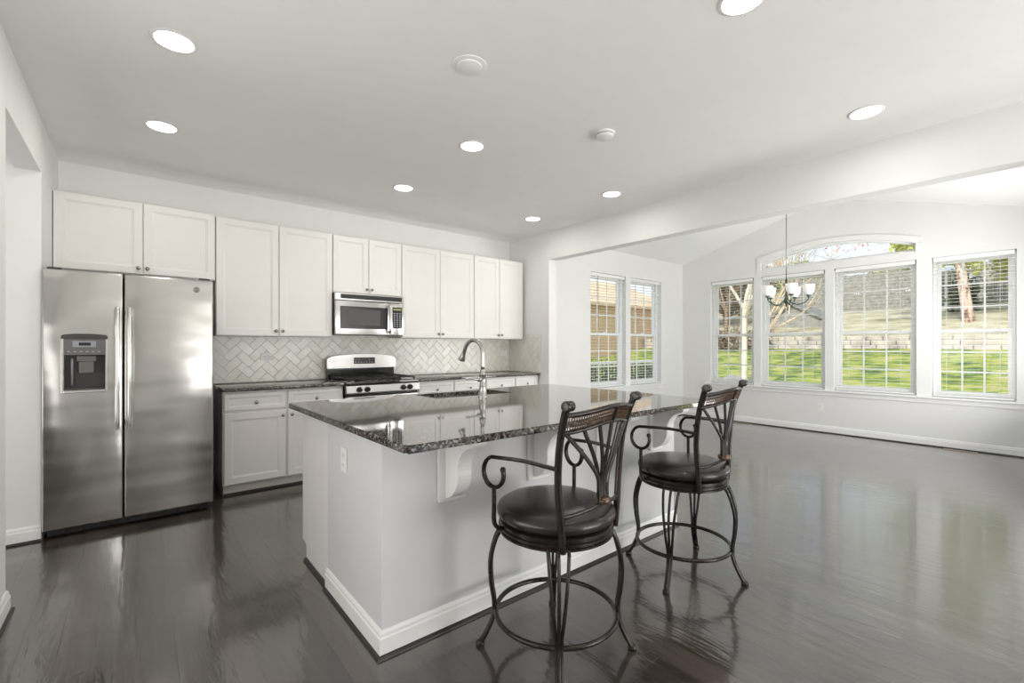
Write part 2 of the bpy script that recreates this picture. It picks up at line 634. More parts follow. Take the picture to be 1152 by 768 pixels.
def panel_door(bm, x0, x1, z0, z1, yf, t=0.02, fw=0.055, bev=0.012, rec=0.007, mi=0, recy=None):
    """cabinet door facing -Y with recessed centre panel"""
    e = 0.003
    loops = [
        [(x0, yf + t), (x1, yf + t)],
    ]
    def rect(i, y):
        return [bm.verts.new((x0 + i, y, z0 + i)), bm.verts.new((x1 - i, y, z0 + i)), bm.verts.new((x1 - i, y, z1 - i)), bm.verts.new((x0 + i, y, z1 - i))]
    R_ = [rect(0, yf + t), rect(0, yf + e), rect(e, yf), rect(fw, yf), rect(fw + 0.003, yf + rec * 0.55), rect(fw + bev - 0.003, yf + rec * 0.6), rect(fw + bev, yf + rec)]
    fs = [bm.faces.new(R_[0][::-1])]
    for a, b in zip(R_, R_[1:]):
        for k in range(4):
            fs.append(bm.faces.new((a[k], a[(k + 1) % 4], b[(k + 1) % 4], b[k])))
    fs.append(bm.faces.new(R_[-1]))
    for f in fs:
        f.material_index = mi


def knob(parent, x, y, z):
    bm = BM()
    lathe(bm, [(0.006, 0), (0.005, -0.012), (0.008, -0.015), (0.0145, -0.020), (0.0145, -0.024), (0.009, -0.0285), (0.002, -0.030)], (0, 0, 0), 14, 'Y')
    return obj('knob', bm, 'knob_metal', parent, 40, loc=(x, y, z))


# ------------------------------------------------------------------ room dimensions
XL, XR = -0.482, 4.124         # kitchen left and right wall faces
XR2 = 4.262                    # far face of the beam / right wall
YB = 5.105                     # kitchen back wall
H = 2.743
BEAM = 2.385
YOPEN = 4.29                   # edge of the wide opening on the right
XW = 7.80                      # window wall
YM = 4.566                     # morning room back wall
YS = 0.03                      # morning room near wall
YR = -3.2                      # kitchen side extends behind the camera
EAVE, RIDGE, YRG = 2.762, 3.42, 2.298


def vault(y):
    return EAVE + (RIDGE - EAVE) * (1 - abs(y - YRG) / (YM - YRG))


# floor
bm = BM()
box(bm, -3.2, 8.0, YR - 0.15, 5.25, -0.12, 0.0)
struct(obj('floor', bm, 'floor_boards'), 'dark hand-scraped hardwood floor')

# ceiling of the kitchen
bm = BM()
box(bm, -3.2, XR + 0.02, YR, 5.25, H, H + 0.12)
struct(obj('ceiling', bm, 'ceiling_paint'), 'flat white kitchen ceiling')

# vaulted ceiling of the morning room
bm = BM()
prism(bm, [(YS - 0.12, vault(YS - 0.12)), (YRG, RIDGE), (YM + 0.16, vault(YM + 0.16)), (YM + 0.16, vault(YM + 0.16) + 0.15), (YRG, RIDGE + 0.15), (YS - 0.12, vault(YS - 0.12) + 0.15)], 'X', XR2 - 0.02, XW + 0.2)
struct(obj('ceiling', bm, 'ceiling_paint'), 'white vaulted ceiling over the window end')

# kitchen back wall
bm = BM()
box(bm, -0.62, XR2, YB, YB + 0.14, 0, H + 0.1)
struct(obj('wall_back', bm, 'wall_paint'), 'white wall behind the kitchen cabinets')

# right wall with the wide opening and beam over it
bm = BM()
Z3 = 3.6
box(bm, XR, XR2, YOPEN, YB, 0, H + 0.1, bevel=0.004)
prism(bm, [(YS, BEAM), (YOPEN, BEAM), (YOPEN, H + 0.1), (YM + 0.14, H + 0.1), (YRG, RIDGE + 0.1), (YS - 0.1, H + 0.1), (YS - 0.1, BEAM)], 'X', XR, XR2)
box(bm, XR, XR2, YR, YS, 0, H + 0.1)
struct(obj('wall_right', bm, 'wall_paint'), 'white wall and wide header between kitchen and window end')

# morning room back wall with two window openings (X ranges), and near wall
def strips_wall_x(name, y0, y1, xa, xb, ztop, openings, label):
    bm = BM()
    xs = sorted({xa, xb} | {o[0] for o in openings} | {o[1] for o in openings})
    for a, b in zip(xs, xs[1:]):
        c = (a + b) / 2
        op = [o for o in openings if o[0] <= c <= o[1]]
        if op:
            box(bm, a, b, y0, y1, 0, op[0][2]); box(bm, a, b, y0, y1, op[0][3], ztop)
        else:
            box(bm, a, b, y0, y1, 0, ztop)
    bmesh.ops.remove_doubles(bm, verts=bm.verts, dist=0.0005)
    return struct(obj(name, bm, 'wall_paint'), label)


WZ0, WZ1 = 0.630, 2.385
BW = [(5.250, 6.10, WZ0, WZ1), (6.228, 7.10, WZ0, WZ1)]
strips_wall_x('wall_far', YM, YM + 0.16, XR2, XW + 0.16, 2.9, BW, 'white wall holding the pair of side windows')
strips_wall_x('wall_near', YS - 0.12, YS, XR2, XW + 0.16, 2.9, [(4.95, 7.15, 0.001, 2.08)], 'white wall closing the window end')  # unseen doorway added to let in the window-end fill light

# window wall with four sash openings and the arched opening
WW = [(3.305, 4.035), (2.305, 3.195), (1.286, 2.194), (0.412, 1.140)]
AY0, AY1 = 1.286, 3.195
AZB = 2.50


def arc_z(y, lo, hi, y0=AY0, y1=AY1):
    """segmental arc through (y0,lo),(mid,hi),(y1,lo)"""
    c = (y0 + y1) / 2
    hw = (y1 - y0) / 2
    s = hi - lo
    rad = (hw * hw + s * s) / (2 * s)
    return hi - rad + math.sqrt(max(0, rad * rad - (y - c) ** 2))


def arch_in(y):
    return arc_z(y, 2.60, 2.770)


bm = BM()
ys = {YS - 0.12, YM + 0.16, YRG}
for a, b in WW:
    ys |= {a, b}
for k in range(33):
    ys.add(round(AY0 + (AY1 - AY0) * k / 32, 5))
ys = sorted(ys)
for a, b in zip(ys, ys[1:]):
    if b - a < 1e-4:
        continue
    c = (a + b) / 2
    win = any(p <= c <= q for p, q in WW)
    arch = AY0 <= c <= AY1
    def pr(z0a, z0b, z1a, z1b):
        prism(bm, [(a, z0a), (b, z0b), (b, z1b), (a, z1a)], 'X', XW, XW + 0.16)
    ta, tb = vault(a) + 0.1, vault(b) + 0.1
    if win:
        pr(0, 0, WZ0, WZ0)
        z = WZ1
    else:
        z = 0
    if arch:
        pr(z, z, AZB, AZB) if z < AZB else None
        pr(arch_in(a), arch_in(b), ta, tb)
    else:
        pr(z, z, ta, tb)
bmesh.ops.remove_doubles(bm, verts=bm.verts, dist=0.0005)
struct(obj('wall_window', bm, 'wall_paint'), 'white window wall with four sash openings and an arch')

# left wall: solid behind the camera, opening added for fill light, seen opening, header
bm = BM()
box(bm, -0.602, XL, YR, 0.15, 0, H + 0.05)
box(bm, -0.602, XL, 0.15, 2.40, 2.405, H + 0.05)
box(bm, -0.602, XL, 2.40, 3.215, 0, H + 0.05, bevel=0.004)
box(bm, -0.602, XL, 3.215, 4.27, 2.405, H + 0.05, bevel=0.003)
box(bm, -0.602, XL, 4.27, YB, 0, H + 0.05)
struct(obj('wall_left', bm, 'wall_paint'), 'white wall at the near side with a cased opening')
bm = BM()
box(bm, -3.2, -0.602, 4.27, 4.39, 0, H + 0.05)
box(bm, -3.34, -3.2, YR - 0.14, 4.39, 0, H + 0.1)  # this and the next: unseen hall walls added to block the sun
box(bm, -3.2, -0.602, YR - 0.14, YR, 0, H + 0.05)
struct(obj('wall_hall', bm, 'wall_paint'), 'white hall wall seen through the opening beside the refrigerator')


bm = BM()
box(bm, -0.602, 1.65, YR - 0.14, YR, 0, H + 0.05)
box(bm, 1.65, 4.05, YR - 0.14, YR, 2.15, H + 0.05)  # unseen opening, put in to admit the rear fill light
box(bm, 4.05, XR2, YR - 0.14, YR, 0, H + 0.05)
struct(obj('wall_rear', bm, 'wall_paint'), 'white wall behind the camera with a wide opening added for the rear fill light')


# baseboards (profiled) with dark shoe moulding
def baseboard(name, path, h=0.105, side=1, label=None):
    """path: list of (x,y); profile grows to the left of travel (side=1)"""
    prof = [(0, 0), (0.014, 0), (0.014, h - 0.03), (0.010, h - 0.024), (0.010, h - 0.012), (0.004, h), (0, h)]
    shoe = [(0.014, 0), (0.028, 0), (0.027, 0.006), (0.022, 0.012), (0.014, 0.015)]
    res = []
    for pr_, mt, nm in ((prof, 'trim_paint', name), (shoe, 'shoe_dark', 'shoe_molding')):
        bm = BM()
        n = len(path)
        rings = []
        for i, p in enumerate(path):
            p = Vector(p)
            d0 = (Vector(path[i]) - Vector(path[i - 1])).normalized() if i > 0 else None
            d1 = (Vector(path[i + 1]) - Vector(path[i])).normalized() if i < n - 1 else None
            if d0 is None: d0 = d1
            if d1 is None: d1 = d0
            n0 = Vector((-d0.y, d0.x)) * side
            n1 = Vector((-d1.y, d1.x)) * side
            m = (n0 + n1)
            m = m / max(0.2, m.dot(n0))
            rings.append([bm.verts.new((p.x + m.x * a, p.y + m.y * a, z)) for a, z in pr_])
        for A, B in zip(rings, rings[1:]):
            for k in range(len(pr_)):
                bm.faces.new((A[k], A[(k + 1) % len(pr_)], B[(k + 1) % len(pr_)], B[k]))
        bm.faces.new(rings[0]); bm.faces.new(rings[-1][::-1])
        if nm == name:
            base = obj(name, bm, mt)
            struct(base, label)
        else:
            obj(nm, bm, mt, base)
    return base


baseboard('baseboard_window', [(XW, YS), (XW, YM)], side=1, label='white baseboard under the big windows')
baseboard('baseboard_far', [(XW - 0.015, YM), (XR2, YM)], side=1)
baseboard('baseboard_hall', [(-3.0, 4.27), (XL, 4.27)], side=-1, label='white baseboard beside the refrigerator')
baseboard('baseboard_left', [(XL, 2.40), (XL, 3.215), (-0.602, 3.215)], side=-1, label='white baseboard on the near wall end')

# ------------------------------------------------------------------ windows
def sash_window(name, w, z0, z1, label):
    """double-hung window in local coords: width along X from -w/2..w/2, outside towards +Y, inside face at Y=0"""
    t = thing(name, label, 'window')
    t['kind'] = 'structure'
    del t['category']
    fwid = 0.035
    bm = BM()
    for a, b in ((-w / 2, -w / 2 + fwid), (w / 2 - fwid, w / 2)):
        box(bm, a, b, 0.0, 0.075, z0, z1, 0.002)
    box(bm, -w / 2 + fwid, w / 2 - fwid, 0.0, 0.075, z1 - fwid, z1, 0.002)
    box(bm, -w / 2 + fwid, w / 2 - fwid, 0.0, 0.075, z0, z0 + 0.03, 0.002)
    obj('window_frame', bm, 'vinyl', t)
    zm = z0 + (z1 - z0) * 0.468
    a, b = -w / 2 + fwid, w / 2 - fwid
    for lo, hi, y, nm in ((zm - 0.02, z1 - fwid, 0.045, 'upper_sash'), (z0 + 0.03, zm + 0.025, 0.012, 'lower_sash')):
        s = 0.038
        bm = BM()
        box(bm, a, a + s, y, y + 0.03, lo, hi, 0.002); box(bm, b - s, b, y, y + 0.03, lo, hi, 0.002)
        box(bm, a + s, b - s, y, y + 0.03, lo, lo + 0.045, 0.002); box(bm, a + s, b - s, y, y + 0.03, hi - 0.04, hi, 0.002)
        so = obj(nm, bm, 'vinyl', t)
        bm = BM()
        x0, x1, zz0, zz1 = a + s, b - s, lo + 0.045, hi - 0.04
        for k in (1, 2):
            x = x0 + (x1 - x0) * k / 3
            box(bm, x - 0.008, x + 0.008, y + 0.012, y + 0.022, zz0, zz1)
            z = zz0 + (zz1 - zz0) * k / 3
            box(bm, x0, x1, y + 0.0125, y + 0.0215, z - 0.008, z + 0.008)
        obj('muntin', bm, 'vinyl', so)
        bm = BM()
        box(bm, x0, x1, y + 0.024, y + 0.027, zz0, zz1)
        obj('pane', bm, 'window_glass', so)
        if nm == 'lower_sash':
            bm = BM()
            box(bm, -0.03, 0.03, y - 0.012, y + 0.01, hi, hi + 0.012, 0.003)
            obj('sash_lock', bm, 'vinyl', so)
    return t


def place_wall(o, x, y, face):
    o.location = (x, y, 0)
    # face 'E': window wall (inside normal -X): local +Y (outside) -> world +X
    o.rotation_euler = (0, 0, -PI / 2) if face == 'E' else (0, 0, 0)


def blind(w, z0, z1, label, wand=None):
    """opened slatted blind: local X width, hangs at Y 0..0.05"""
    t = thing('window_blind', label, 'blind', group='slatted window blinds')
    bm = BM()
    box(bm, -w / 2, w / 2, 0.004, 0.05, z1 - 0.05, z1, 0.003)
    obj('headrail', bm, 'slat_white', t)
    bm = BM()
    n = int((z1 - 0.06 - z0 - 0.03) / 0.0435)
    for k in range(n):
        z = z0 + 0.045 + k * (z1 - 0.06 - z0 - 0.045) / (n - 0.3)
        prism(bm, [(0.004, z), (0.027, z + 0.0010), (0.050, z), (0.050, z + 0.0010), (0.027, z + 0.0020), (0.004, z + 0.0010)], 'X', -w / 2 + 0.004, w / 2 - 0.004)
    obj('slats', bm, 'slat_white', t)
    bm = BM()
    box(bm, -w / 2 + 0.004, w / 2 - 0.004, 0.004, 0.05, z0 + 0.004, z0 + 0.02, 0.003)
    obj('bottom_rail', bm, 'slat_white', t)
    bm = BM()
    for x in (-w * 0.33, w * 0.33):
        for y in (0.003, 0.051):
            box(bm, x - 0.001, x + 0.001, y - 0.0007, y + 0.0007, z0 + 0.01, z1 - 0.03)
    obj('ladder_cord', bm, 'cord_white', t)
    if wand is not None:
        bm = BM()
        tube(bm, [(wand, -0.008, z1 - 0.05), (wand, -0.010, z1 - 0.85)], 0.004, 6)
        obj('tilt_wand', bm, 'grey_plastic' if wand < 0 else 'cord_white', t)
    return t


names = ['window over the lawn nearest the room corner, birch outside', 'window beneath the low end of the arch, behind the chandelier',
         'window beneath the arch, showing grey buildings and lawn', 'window farthest from the corner, pine trunk outside']
bnames = ['open white slatted blind in the narrow window with the birch outside', 'open white slatted blind in the window behind the chandelier',
          'open white slatted blind under the arch, grey buildings outside', 'open white slatted blind in the window with the pine trunk outside']
for i, (a, b) in enumerate(WW):
    w = b - a
    c = (a + b) / 2
    s = sash_window('window_%d' % (i + 1), w - 0.004, WZ0 + 0.001, WZ1 - 0.002, names[i])
    place_wall(s, XW + 0.075, c, 'E')
    bl = blind(w - 0.03, WZ0 + 0.005, WZ1 - 0.004, bnames[i], None)
    place_wall(bl, XW + 0.008, c, 'E')
for i, (a, b, _, _) in enumerate(BW):
    w = b - a
    c = (a + b) / 2
    s = sash_window('window_%d' % (i + 5), w - 0.004, WZ0 + 0.001, WZ1 - 0.002, ['side window closest to the kitchen', 'side window closest to the room corner'][i])
    place_wall(s, c, YM + 0.075, 'N')
    bl = blind(w - 0.03, WZ0 + 0.005, WZ1 - 0.004, ['open white slatted blind with a dark tilt wand, side window closest to the kitchen', 'open white slatted blind in the side window closest to the room corner'][i], -w * 0.30 if i == 0 else None)
    place_wall(bl, c, YM + 0.008, 'N')

# arched transom window
t = thing('window_7', 'arched transom window with a fan of thin bars', 'window')
t['kind'] = 'structure'
del t['category']


def arc_band(bm, x0, x1, lo_f, hi_f, y0, y1, n=32):
    for k in range(n):
        a = y0 + (y1 - y0) * k / n
        b = y0 + (y1 - y0) * (k + 1) / n
        prism(bm, [(a, lo_f(a)), (b, lo_f(b)), (b, hi_f(b)), (a, hi_f(a))], 'X', x0, x1)
    bmesh.ops.remove_doubles(bm, verts=bm.verts, dist=0.0003)


bm = BM()
arc_band(bm, XW + 0.06, XW + 0.11, lambda y: arch_in(y) - 0.03, lambda y: arch_in(y), AY0 + 0.003, AY1 - 0.003)
box(bm, XW + 0.06, XW + 0.11, AY0 + 0.003, AY1 - 0.003, AZB + 0.001, AZB + 0.03)
box(bm, XW + 0.06, XW + 0.11, AY0 + 0.003, AY0 + 0.03, AZB + 0.03, 2.585)
box(bm, XW + 0.06, XW + 0.11, AY1 - 0.03, AY1 - 0.003, AZB + 0.03, 2.585)
obj('window_frame', bm, 'vinyl', t)
bm = BM()
yc = (AY0 + AY1) / 2
for ang in (25, 58, 90, 122, 155):
    d = Vector((0, math.cos(R(ang)), math.sin(R(ang))))
    L = 0.02
    p = Vector((XW + 0.085, yc, AZB + 0.03))
    while L < 1.0:
        q = p + d * L
        if q.z > arch_in(min(max(q.y, AY0), AY1)) - 0.03 or abs(q.y - yc) > 0.92:
            break
        L += 0.01
    tube(bm, [p, p + d * L], 0.006, 4)
obj('muntin', bm, 'vinyl', t)
bm = BM()
arc_band(bm, XW + 0.084, XW + 0.087, lambda y: AZB + 0.03, lambda y: arch_in(y) - 0.03, AY0 + 0.03, AY1 - 0.03)
obj('pane', bm, 'window_glass', t)

# casing of the arched group, stool (sill) and apron
bm = BM()
arc_band(bm, XW - 0.022, XW, lambda y: arch_in(min(max(y, AY0), AY1)) - 0.005, lambda y: arc_z(y, 2.668, 2.830, AY0 - 0.05, AY1 + 0.05), AY0 - 0.05, AY1 + 0.05)
box(bm, XW - 0.022, XW - 0.0005, AY0 - 0.05, AY0 + 0.004, 2.47, 2.60)
box(bm, XW - 0.022, XW - 0.0005, AY1 - 0.004, AY1 + 0.05, 2.47, 2.60)
struct(obj('trim_1', bm, 'trim_paint'), 'white arched casing')
bm = BM()
box(bm, XW - 0.055, XW + 0.075, 0.33, 4.115, 0.605, 0.628, 0.004)
box(bm, XW - 0.018, XW - 0.0005, 0.35, 4.09, 0.545, 0.6045, 0.003)
struct(obj('trim_2', bm, 'trim_paint'), 'long white window stool')
bm = BM()
box(bm, 5.19, 7.17, YM - 0.055, YM + 0.075, 0.605, 0.628, 0.004)
box(bm, 5.21, 7.15, YM - 0.018, YM - 0.0005, 0.545, 0.6045, 0.003)
struct(obj('trim_3', bm, 'trim_paint'), 'white stool below the side windows')

# ------------------------------------------------------------------ backsplash tiles (herringbone)
def clip_poly(poly, x0, x1, y0, y1):
    def cut(P, f, inter):
        out = []
        for i in range(len(P)):
            a, b = P[i], P[(i + 1) % len(P)]
            ia, ib = f(a), f(b)
            if ia: out.append(a)
            if ia != ib: out.append(inter(a, b))
        return out
    def ix(v):
        return lambda a, b: (v, a[1] + (b[1] - a[1]) * (v - a[0]) / (b[0] - a[0]))
    def iy(v):
        return lambda a, b: (a[0] + (b[0] - a[0]) * (v - a[1]) / (b[1] - a[1]), v)
    for f, g in ((lambda p: p[0] >= x0, ix(x0)), (lambda p: p[0] <= x1, ix(x1)), (lambda p: p[1] >= y0, iy(y0)), (lambda p: p[1] <= y1, iy(y1))):
        if len(poly) < 3: return []
        poly = cut(poly, f, g)
    return poly


def herringbone(bm, U0, U1, V0, V1, place, W=0.076, gap=0.0028, th=0.006):
    c = math.cos(PI / 4)
    N = 80
    for i in range(-N, N):
        for j in range(-N, N):
            # herringbone lattice: horizontal tile at cells (i,j),(i+1,j); vertical tile at (i+2.. )
            k = (i - j) % 4
            if k == 0:
                r = (i, j, i + 2, j + 1)
            elif k == 3:
                # vertical tile occupying (i,j),(i,j+1)
                r = (i, j, i + 1, j + 2)
            else:
                continue
            g = gap / 2
            q = [(r[0] * W + g, r[1] * W + g), (r[2] * W - g, r[1] * W + g), (r[2] * W - g, r[3] * W - g), (r[0] * W + g, r[3] * W - g)]
            P = [((a - b) * c + U0 + 0.4, (a + b) * c + V0 + 0.2) for a, b in q]
            if max(p[0] for p in P) < U0 or min(p[0] for p in P) > U1 or max(p[1] for p in P) < V0 or min(p[1] for p in P) > V1:
                continue
            P = clip_poly(P, U0, U1, V0, V1)
            if len(P) < 3: continue
            cx = sum(p[0] for p in P) / len(P); cy = sum(p[1] for p in P) / len(P)
            area = abs(sum(P[a][0] * P[(a + 1) % len(P)][1] - P[(a + 1) % len(P)][0] * P[a][1] for a in range(len(P)))) / 2
            if area < 2e-5: continue
            A = [bm.verts.new(place(p[0], p[1], 0)) for p in P]
            B = [bm.verts.new(place(p[0], p[1], th * 0.7)) for p in P]
            s = 1 - 0.0025 / max(0.01, math.sqrt(area))
            Cc = [bm.verts.new(place(cx + (p[0] - cx) * s, cy + (p[1] - cy) * s, th)) for p in P]
            n = len(P)
            for k2 in range(n):
                bm.faces.new((A[k2], A[(k2 + 1) % n], B[(k2 + 1) % n], B[k2]))
                bm.faces.new((B[k2], B[(k2 + 1) % n], Cc[(k2 + 1) % n], Cc[k2]))
            bm.faces.new(Cc)


CT = 0.915      # countertop top
t = thing('tile_backsplash', 'cream herringbone tile backsplash along the wall under the upper cabinets', 'backsplash', (0, YB, 0))
bm = BM(); box(bm, 0.50, XR - 0.001, -0.004, -0.0005, CT, 1.40)
obj('grout_bed', bm, 'grout', t)
bm = BM(); herringbone(bm, 0.50, XR - 0.012, CT + 0.001, 1.40, lambda u, v, d: (u, -0.0035 - d, v))
obj('tiles', bm, 'tile_glaze', t)
t = thing('tile_backsplash', 'short return of herringbone tile on the side wall past the last cabinet', 'backsplash', (XR, 0, 0))
bm = BM(); box(bm, -0.004, -0.0005, 4.437, YB - 0.011, CT, 1.425)
obj('grout_bed', bm, 'grout', t)
bm = BM(); herringbone(bm, 4.445, YB - 0.012, CT + 0.001, 1.375, lambda u, v, d: (-0.0035 - d, u, v))
k = 4.445
while k < YB - 0.02:
    box(bm, -0.0095, -0.0035, k, min(k + 0.15, YB - 0.012), 1.378, 1.424, 0.0015, 1)
    k += 0.153
obj('tiles', bm, 'tile_glaze', t)

# ------------------------------------------------------------------ upper cabinets
UF = 4.752     # door front plane


def upper_cabinet(x0, x1, z0, z1, split, label, knobs_low=True):
    t = thing('wall_cabinet', label, 'cabinet', (x0, UF, z0), group='white upper kitchen cabinets')
    w, h = x1 - x0, z1 - z0
    bm = BM()
    box(bm, 0.0008, w - 0.0008, 0.0215, YB - UF - 0.0015, 0, h, 0.0015, 1)
    obj('cabinet_body', bm, 'cabinet_paint', t)
    s = split - x0
    for a, b, kx in ((0.004, s - 0.003, s - 0.028), (s + 0.003, w - 0.004, s + 0.028)):
        bm = BM()
        panel_door(bm, a, b, 0.006, h - 0.006, 0.0)
        d = obj('door', bm, 'cabinet_paint', t)
        knob(d, kx, 0, 0.05)
    return t


upper_cabinet(-0.4805, 0.534, 1.842, 2.425, 0.040, 'wide white two-door cabinet above the refrigerator')
upper_cabinet(0.536, 1.537, 1.360, 2.410, 1.042, 'tall white two-door cabinet between the refrigerator and the microwave')
upper_cabinet(1.539, 2.292, 1.815, 2.410, 1.915, 'short white two-door cabinet above the microwave')
upper_cabinet(2.294, 3.272, 1.360, 2.410, 2.785, 'tall white two-door cabinet just past the microwave')
upper_cabinet(3.274, 4.078, 1.360, 2.410, 3.675, 'tall white two-door cabinet at the wall corner')

# ------------------------------------------------------------------ base cabinets
BF = 4.47      # door front plane of the base run


def base_cabinet(x0, x1, cols, label, side_dark=False):
    t = thing('base_cabinet', label, 'cabinet', (x0, BF, 0), group='white base cabinets along the wall')
    w = x1 - x0
    bm = BM()
    box(bm, 0.0008, w - 0.0008, 0.0215, YB - BF - 0.003, 0.095, CT - 0.031)
    obj('cabinet_body', bm, 'cabinet_paint', t)
    bm = BM()
    box(bm, 0.012, w - 0.002, 0.065, YB - BF - 0.01, 0.0, 0.095)
    k = obj('toe_kick', bm, 'toe_kick', t)
    bm = BM()
    prism(bm, [(0.064, 0), (0.048, 0), (0.049, 0.010), (0.056, 0.018), (0.064, 0.02)], 'X', 0.012, w - 0.002)
    obj('shoe_molding', bm, 'shoe_dark', t)
    for i, (a, b) in enumerate(cols):
        a, b = a - x0, b - x0
        bm = BM()
        panel_door(bm, a, b, 0.722, 0.865, 0.0, fw=0.032, bev=0.01, rec=0.006)
        d = obj('drawer', bm, 'cabinet_paint', t)
        knob(d, (a + b) / 2, 0, 0.785)
        bm = BM()
        panel_door(bm, a, b, 0.105, 0.700, 0.0)
        d = obj('door', bm, 'cabinet_paint', t)
        kx = b - 0.028 if i == 0 else a + 0.028
        knob(d, kx, 0, 0.655)
    return t


base_cabinet(0.552, 1.552, [(0.562, 1.036), (1.056, 1.535)], 'white base cabinet with drawers between the refrigerator and the stove')
base_cabinet(2.345, 3.240, [(2.358, 2.795), (2.812, 3.225)], 'white base cabinet with drawers directly past the stove')
base_cabinet(3.242, 4.112, [(3.262, 3.695), (3.720, 4.085)], 'white base cabinet with drawers at the wall corner')


def slab(name, x0, x1, y0, y1, z0, z1, label, cat='countertop', hole=None, rad=0.0):
    bm = BM()
    if hole:
        hx0, hx1, hy0, hy1 = hole
        def ring(x0, x1, y0, y1, z):
            return [bm.verts.new(p) for p in ((x0, y0, z), (x1, y0, z), (x1, y1, z), (x0, y1, z))]
        A, B = ring(x0, x1, y0, y1, z0), ring(x0, x1, y0, y1, z1)
        C_, D = ring(hx0, hx1, hy0, hy1, z0), ring(hx0, hx1, hy0, hy1, z1)
        outer = []
        for k in range(4):
            m = (k + 1) % 4
            outer.append(bm.faces.new((A[k], A[m], B[m], B[k])))
            bm.faces.new((C_[m], C_[k], D[k], D[m]))
            bm.faces.new((B[k], B[m], D[m], D[k]))
            bm.faces.new((A[m], A[k], C_[k], C_[m]))
        ve = [e for e in bm.edges if e.verts[0] in A and e.verts[1] in B or e.verts[0] in B and e.verts[1] in A]
        bmesh.ops.bevel(bm, geom=ve, offset=0.018, segments=4, affect='EDGES')
        oe = [e for e in bm.edges if len(e.link_faces) == 2 and abs(e.verts[0].co.z - e.verts[1].co.z) < 1e-6 and
              any(abs(f.normal.z) < 0.2 for f in e.link_faces) and
              (min(abs(e.verts[0].co.x - x0), abs(e.verts[0].co.x - x1)) < 0.03 or min(abs(e.verts[0].co.y - y0), abs(e.verts[0].co.y - y1)) < 0.03)]
        bmesh.ops.bevel(bm, geom=oe, offset=0.004, segments=2, affect='EDGES')
    else:
        box(bm, x0, x1, y0, y1, z0, z1, 0.004, 2)
    o = obj(name, bm, 'granite', None, 35)
    return tag(o, label, cat)


slab('countertop', 0.545, 1.556, 4.445, YB - 0.011, CT - 0.03, CT, 'dark speckled granite countertop between refrigerator and stove')
slab('countertop', 2.340, XR - 0.011, 4.445, YB - 0.011, CT - 0.03, CT, 'dark speckled granite countertop from the stove to the wall corner')

# ------------------------------------------------------------------ refrigerator
FY = 4.225
t = thing('refrigerator', 'stainless steel side-by-side refrigerator with water dispenser', 'refrigerator', (-0.476, FY, 0))
bm = BM()
box(bm, 0.006, 0.930, 0.075, 0.86, 0.03, 1.755, 0.004)
obj('cabinet_body', bm, 'dark_grey_plastic', t)
ZB, ZT = 0.062, 1.775


def fridge_door(x0, x1, hole=None):
    bm = BM()
    n = 14
    def ring_pts(x):
        u = (x - x0) / (x1 - x0)
        return 0.004 * (2 * u - 1) ** 2
    if not hole:
        box(bm, x0, x1, 0, 0.068, ZB, ZT, 0.012, 4)
    else:
        hx0, hx1, hz0, hz1 = hole
        def rc(a, b, c, d, y):
            return [bm.verts.new(p) for p in ((a, y, c), (b, y, c), (b, y, d), (a, y, d))]
        O0, O1, O2 = rc(x0, x1, ZB, ZT, 0.068), rc(x0, x1, ZB, ZT, 0.010), rc(x0 + 0.010, x1 - 0.010, ZB + 0.010, ZT - 0.010, 0.0)
        Om = rc(x0 + 0.003, x1 - 0.003, ZB + 0.003, ZT - 0.003, 0.003)
        I0 = rc(hx0, hx1, hz0, hz1, 0.0)
        I1 = rc(hx0, hx1, hz0, hz1, 0.060)
        for A, B in ((O0, O1), (O1, Om), (Om, O2), (O2, I0), (I0, I1)):
            for k in range(4):
                bm.faces.new((A[k], A[(k + 1) % 4], B[(k + 1) % 4], B[k]))
        bm.faces.new(I1)
        bm.faces.new(O0[::-1])
    return bm


SEAM = 0.405
fd = obj('freezer_door', fridge_door(0.0, SEAM - 0.004, (0.102, 0.309, 0.973, 1.330)), 'steel_fridge', t, 30)
rd = obj('refrigerator_door', fridge_door(SEAM + 0.004, 0.936), 'steel_fridge', t, 30)


def fridge_handle(x, parent):
    bm = BM()
    z0, z1 = 0.694, 1.540
    pts = [(x, -0.040, z0), (x, -0.050, z0 + 0.1), (x, -0.058, (z0 + z1) / 2), (x, -0.050, z1 - 0.1), (x, -0.040, z1)]
    tube(bm, smooth_path(pts, 5), 0.0125, 12, flat=1.0)
    for z in (z0 + 0.035, z1 - 0.035):
        box(bm, x - 0.010, x + 0.010, -0.045, 0.0, z - 0.022, z + 0.022, 0.004)
    obj('handle', bm, 'steel_bright', parent, 40)


fridge_handle(SEAM - 0.032, fd)
fridge_handle(SEAM + 0.032, rd)
bm = BM()
# dispenser: rim, control panel with arched top
prism(bm, [(0.090, 1.335), (0.100, 1.345), (0.16, 1.352), (0.25, 1.352), (0.311, 1.345), (0.321, 1.335), (0.321, 1.318), (0.090, 1.318)], 'Y', -0.010, 0.0)
dsp = obj('dispenser', bm, 'dark_grey_plastic', fd)
bm = BM(); box(bm, 0.1025, 0.3085, -0.006, 0.030, 1.208, 1.3175, 0.003); obj('control_panel', bm, 'grey_plastic', dsp)
bm = BM(); box(bm, 0.145, 0.262, -0.0085, -0.0062, 1.262, 1.302, 0.001); obj('display_bezel', bm, 'button_grey', dsp)
bm = BM(); box(bm, 0.176, 0.235, -0.0095, -0.0086, 1.272, 1.293)
obj('display', bm, 'black_plastic', dsp)
bm = BM()
for k in range(6):
    box(bm, 0.120 + k * 0.030, 0.134 + k * 0.030, -0.008, -0.0062, 1.228, 1.236, 0.001)
obj('button', bm, 'button_grey', dsp)
bm = BM()
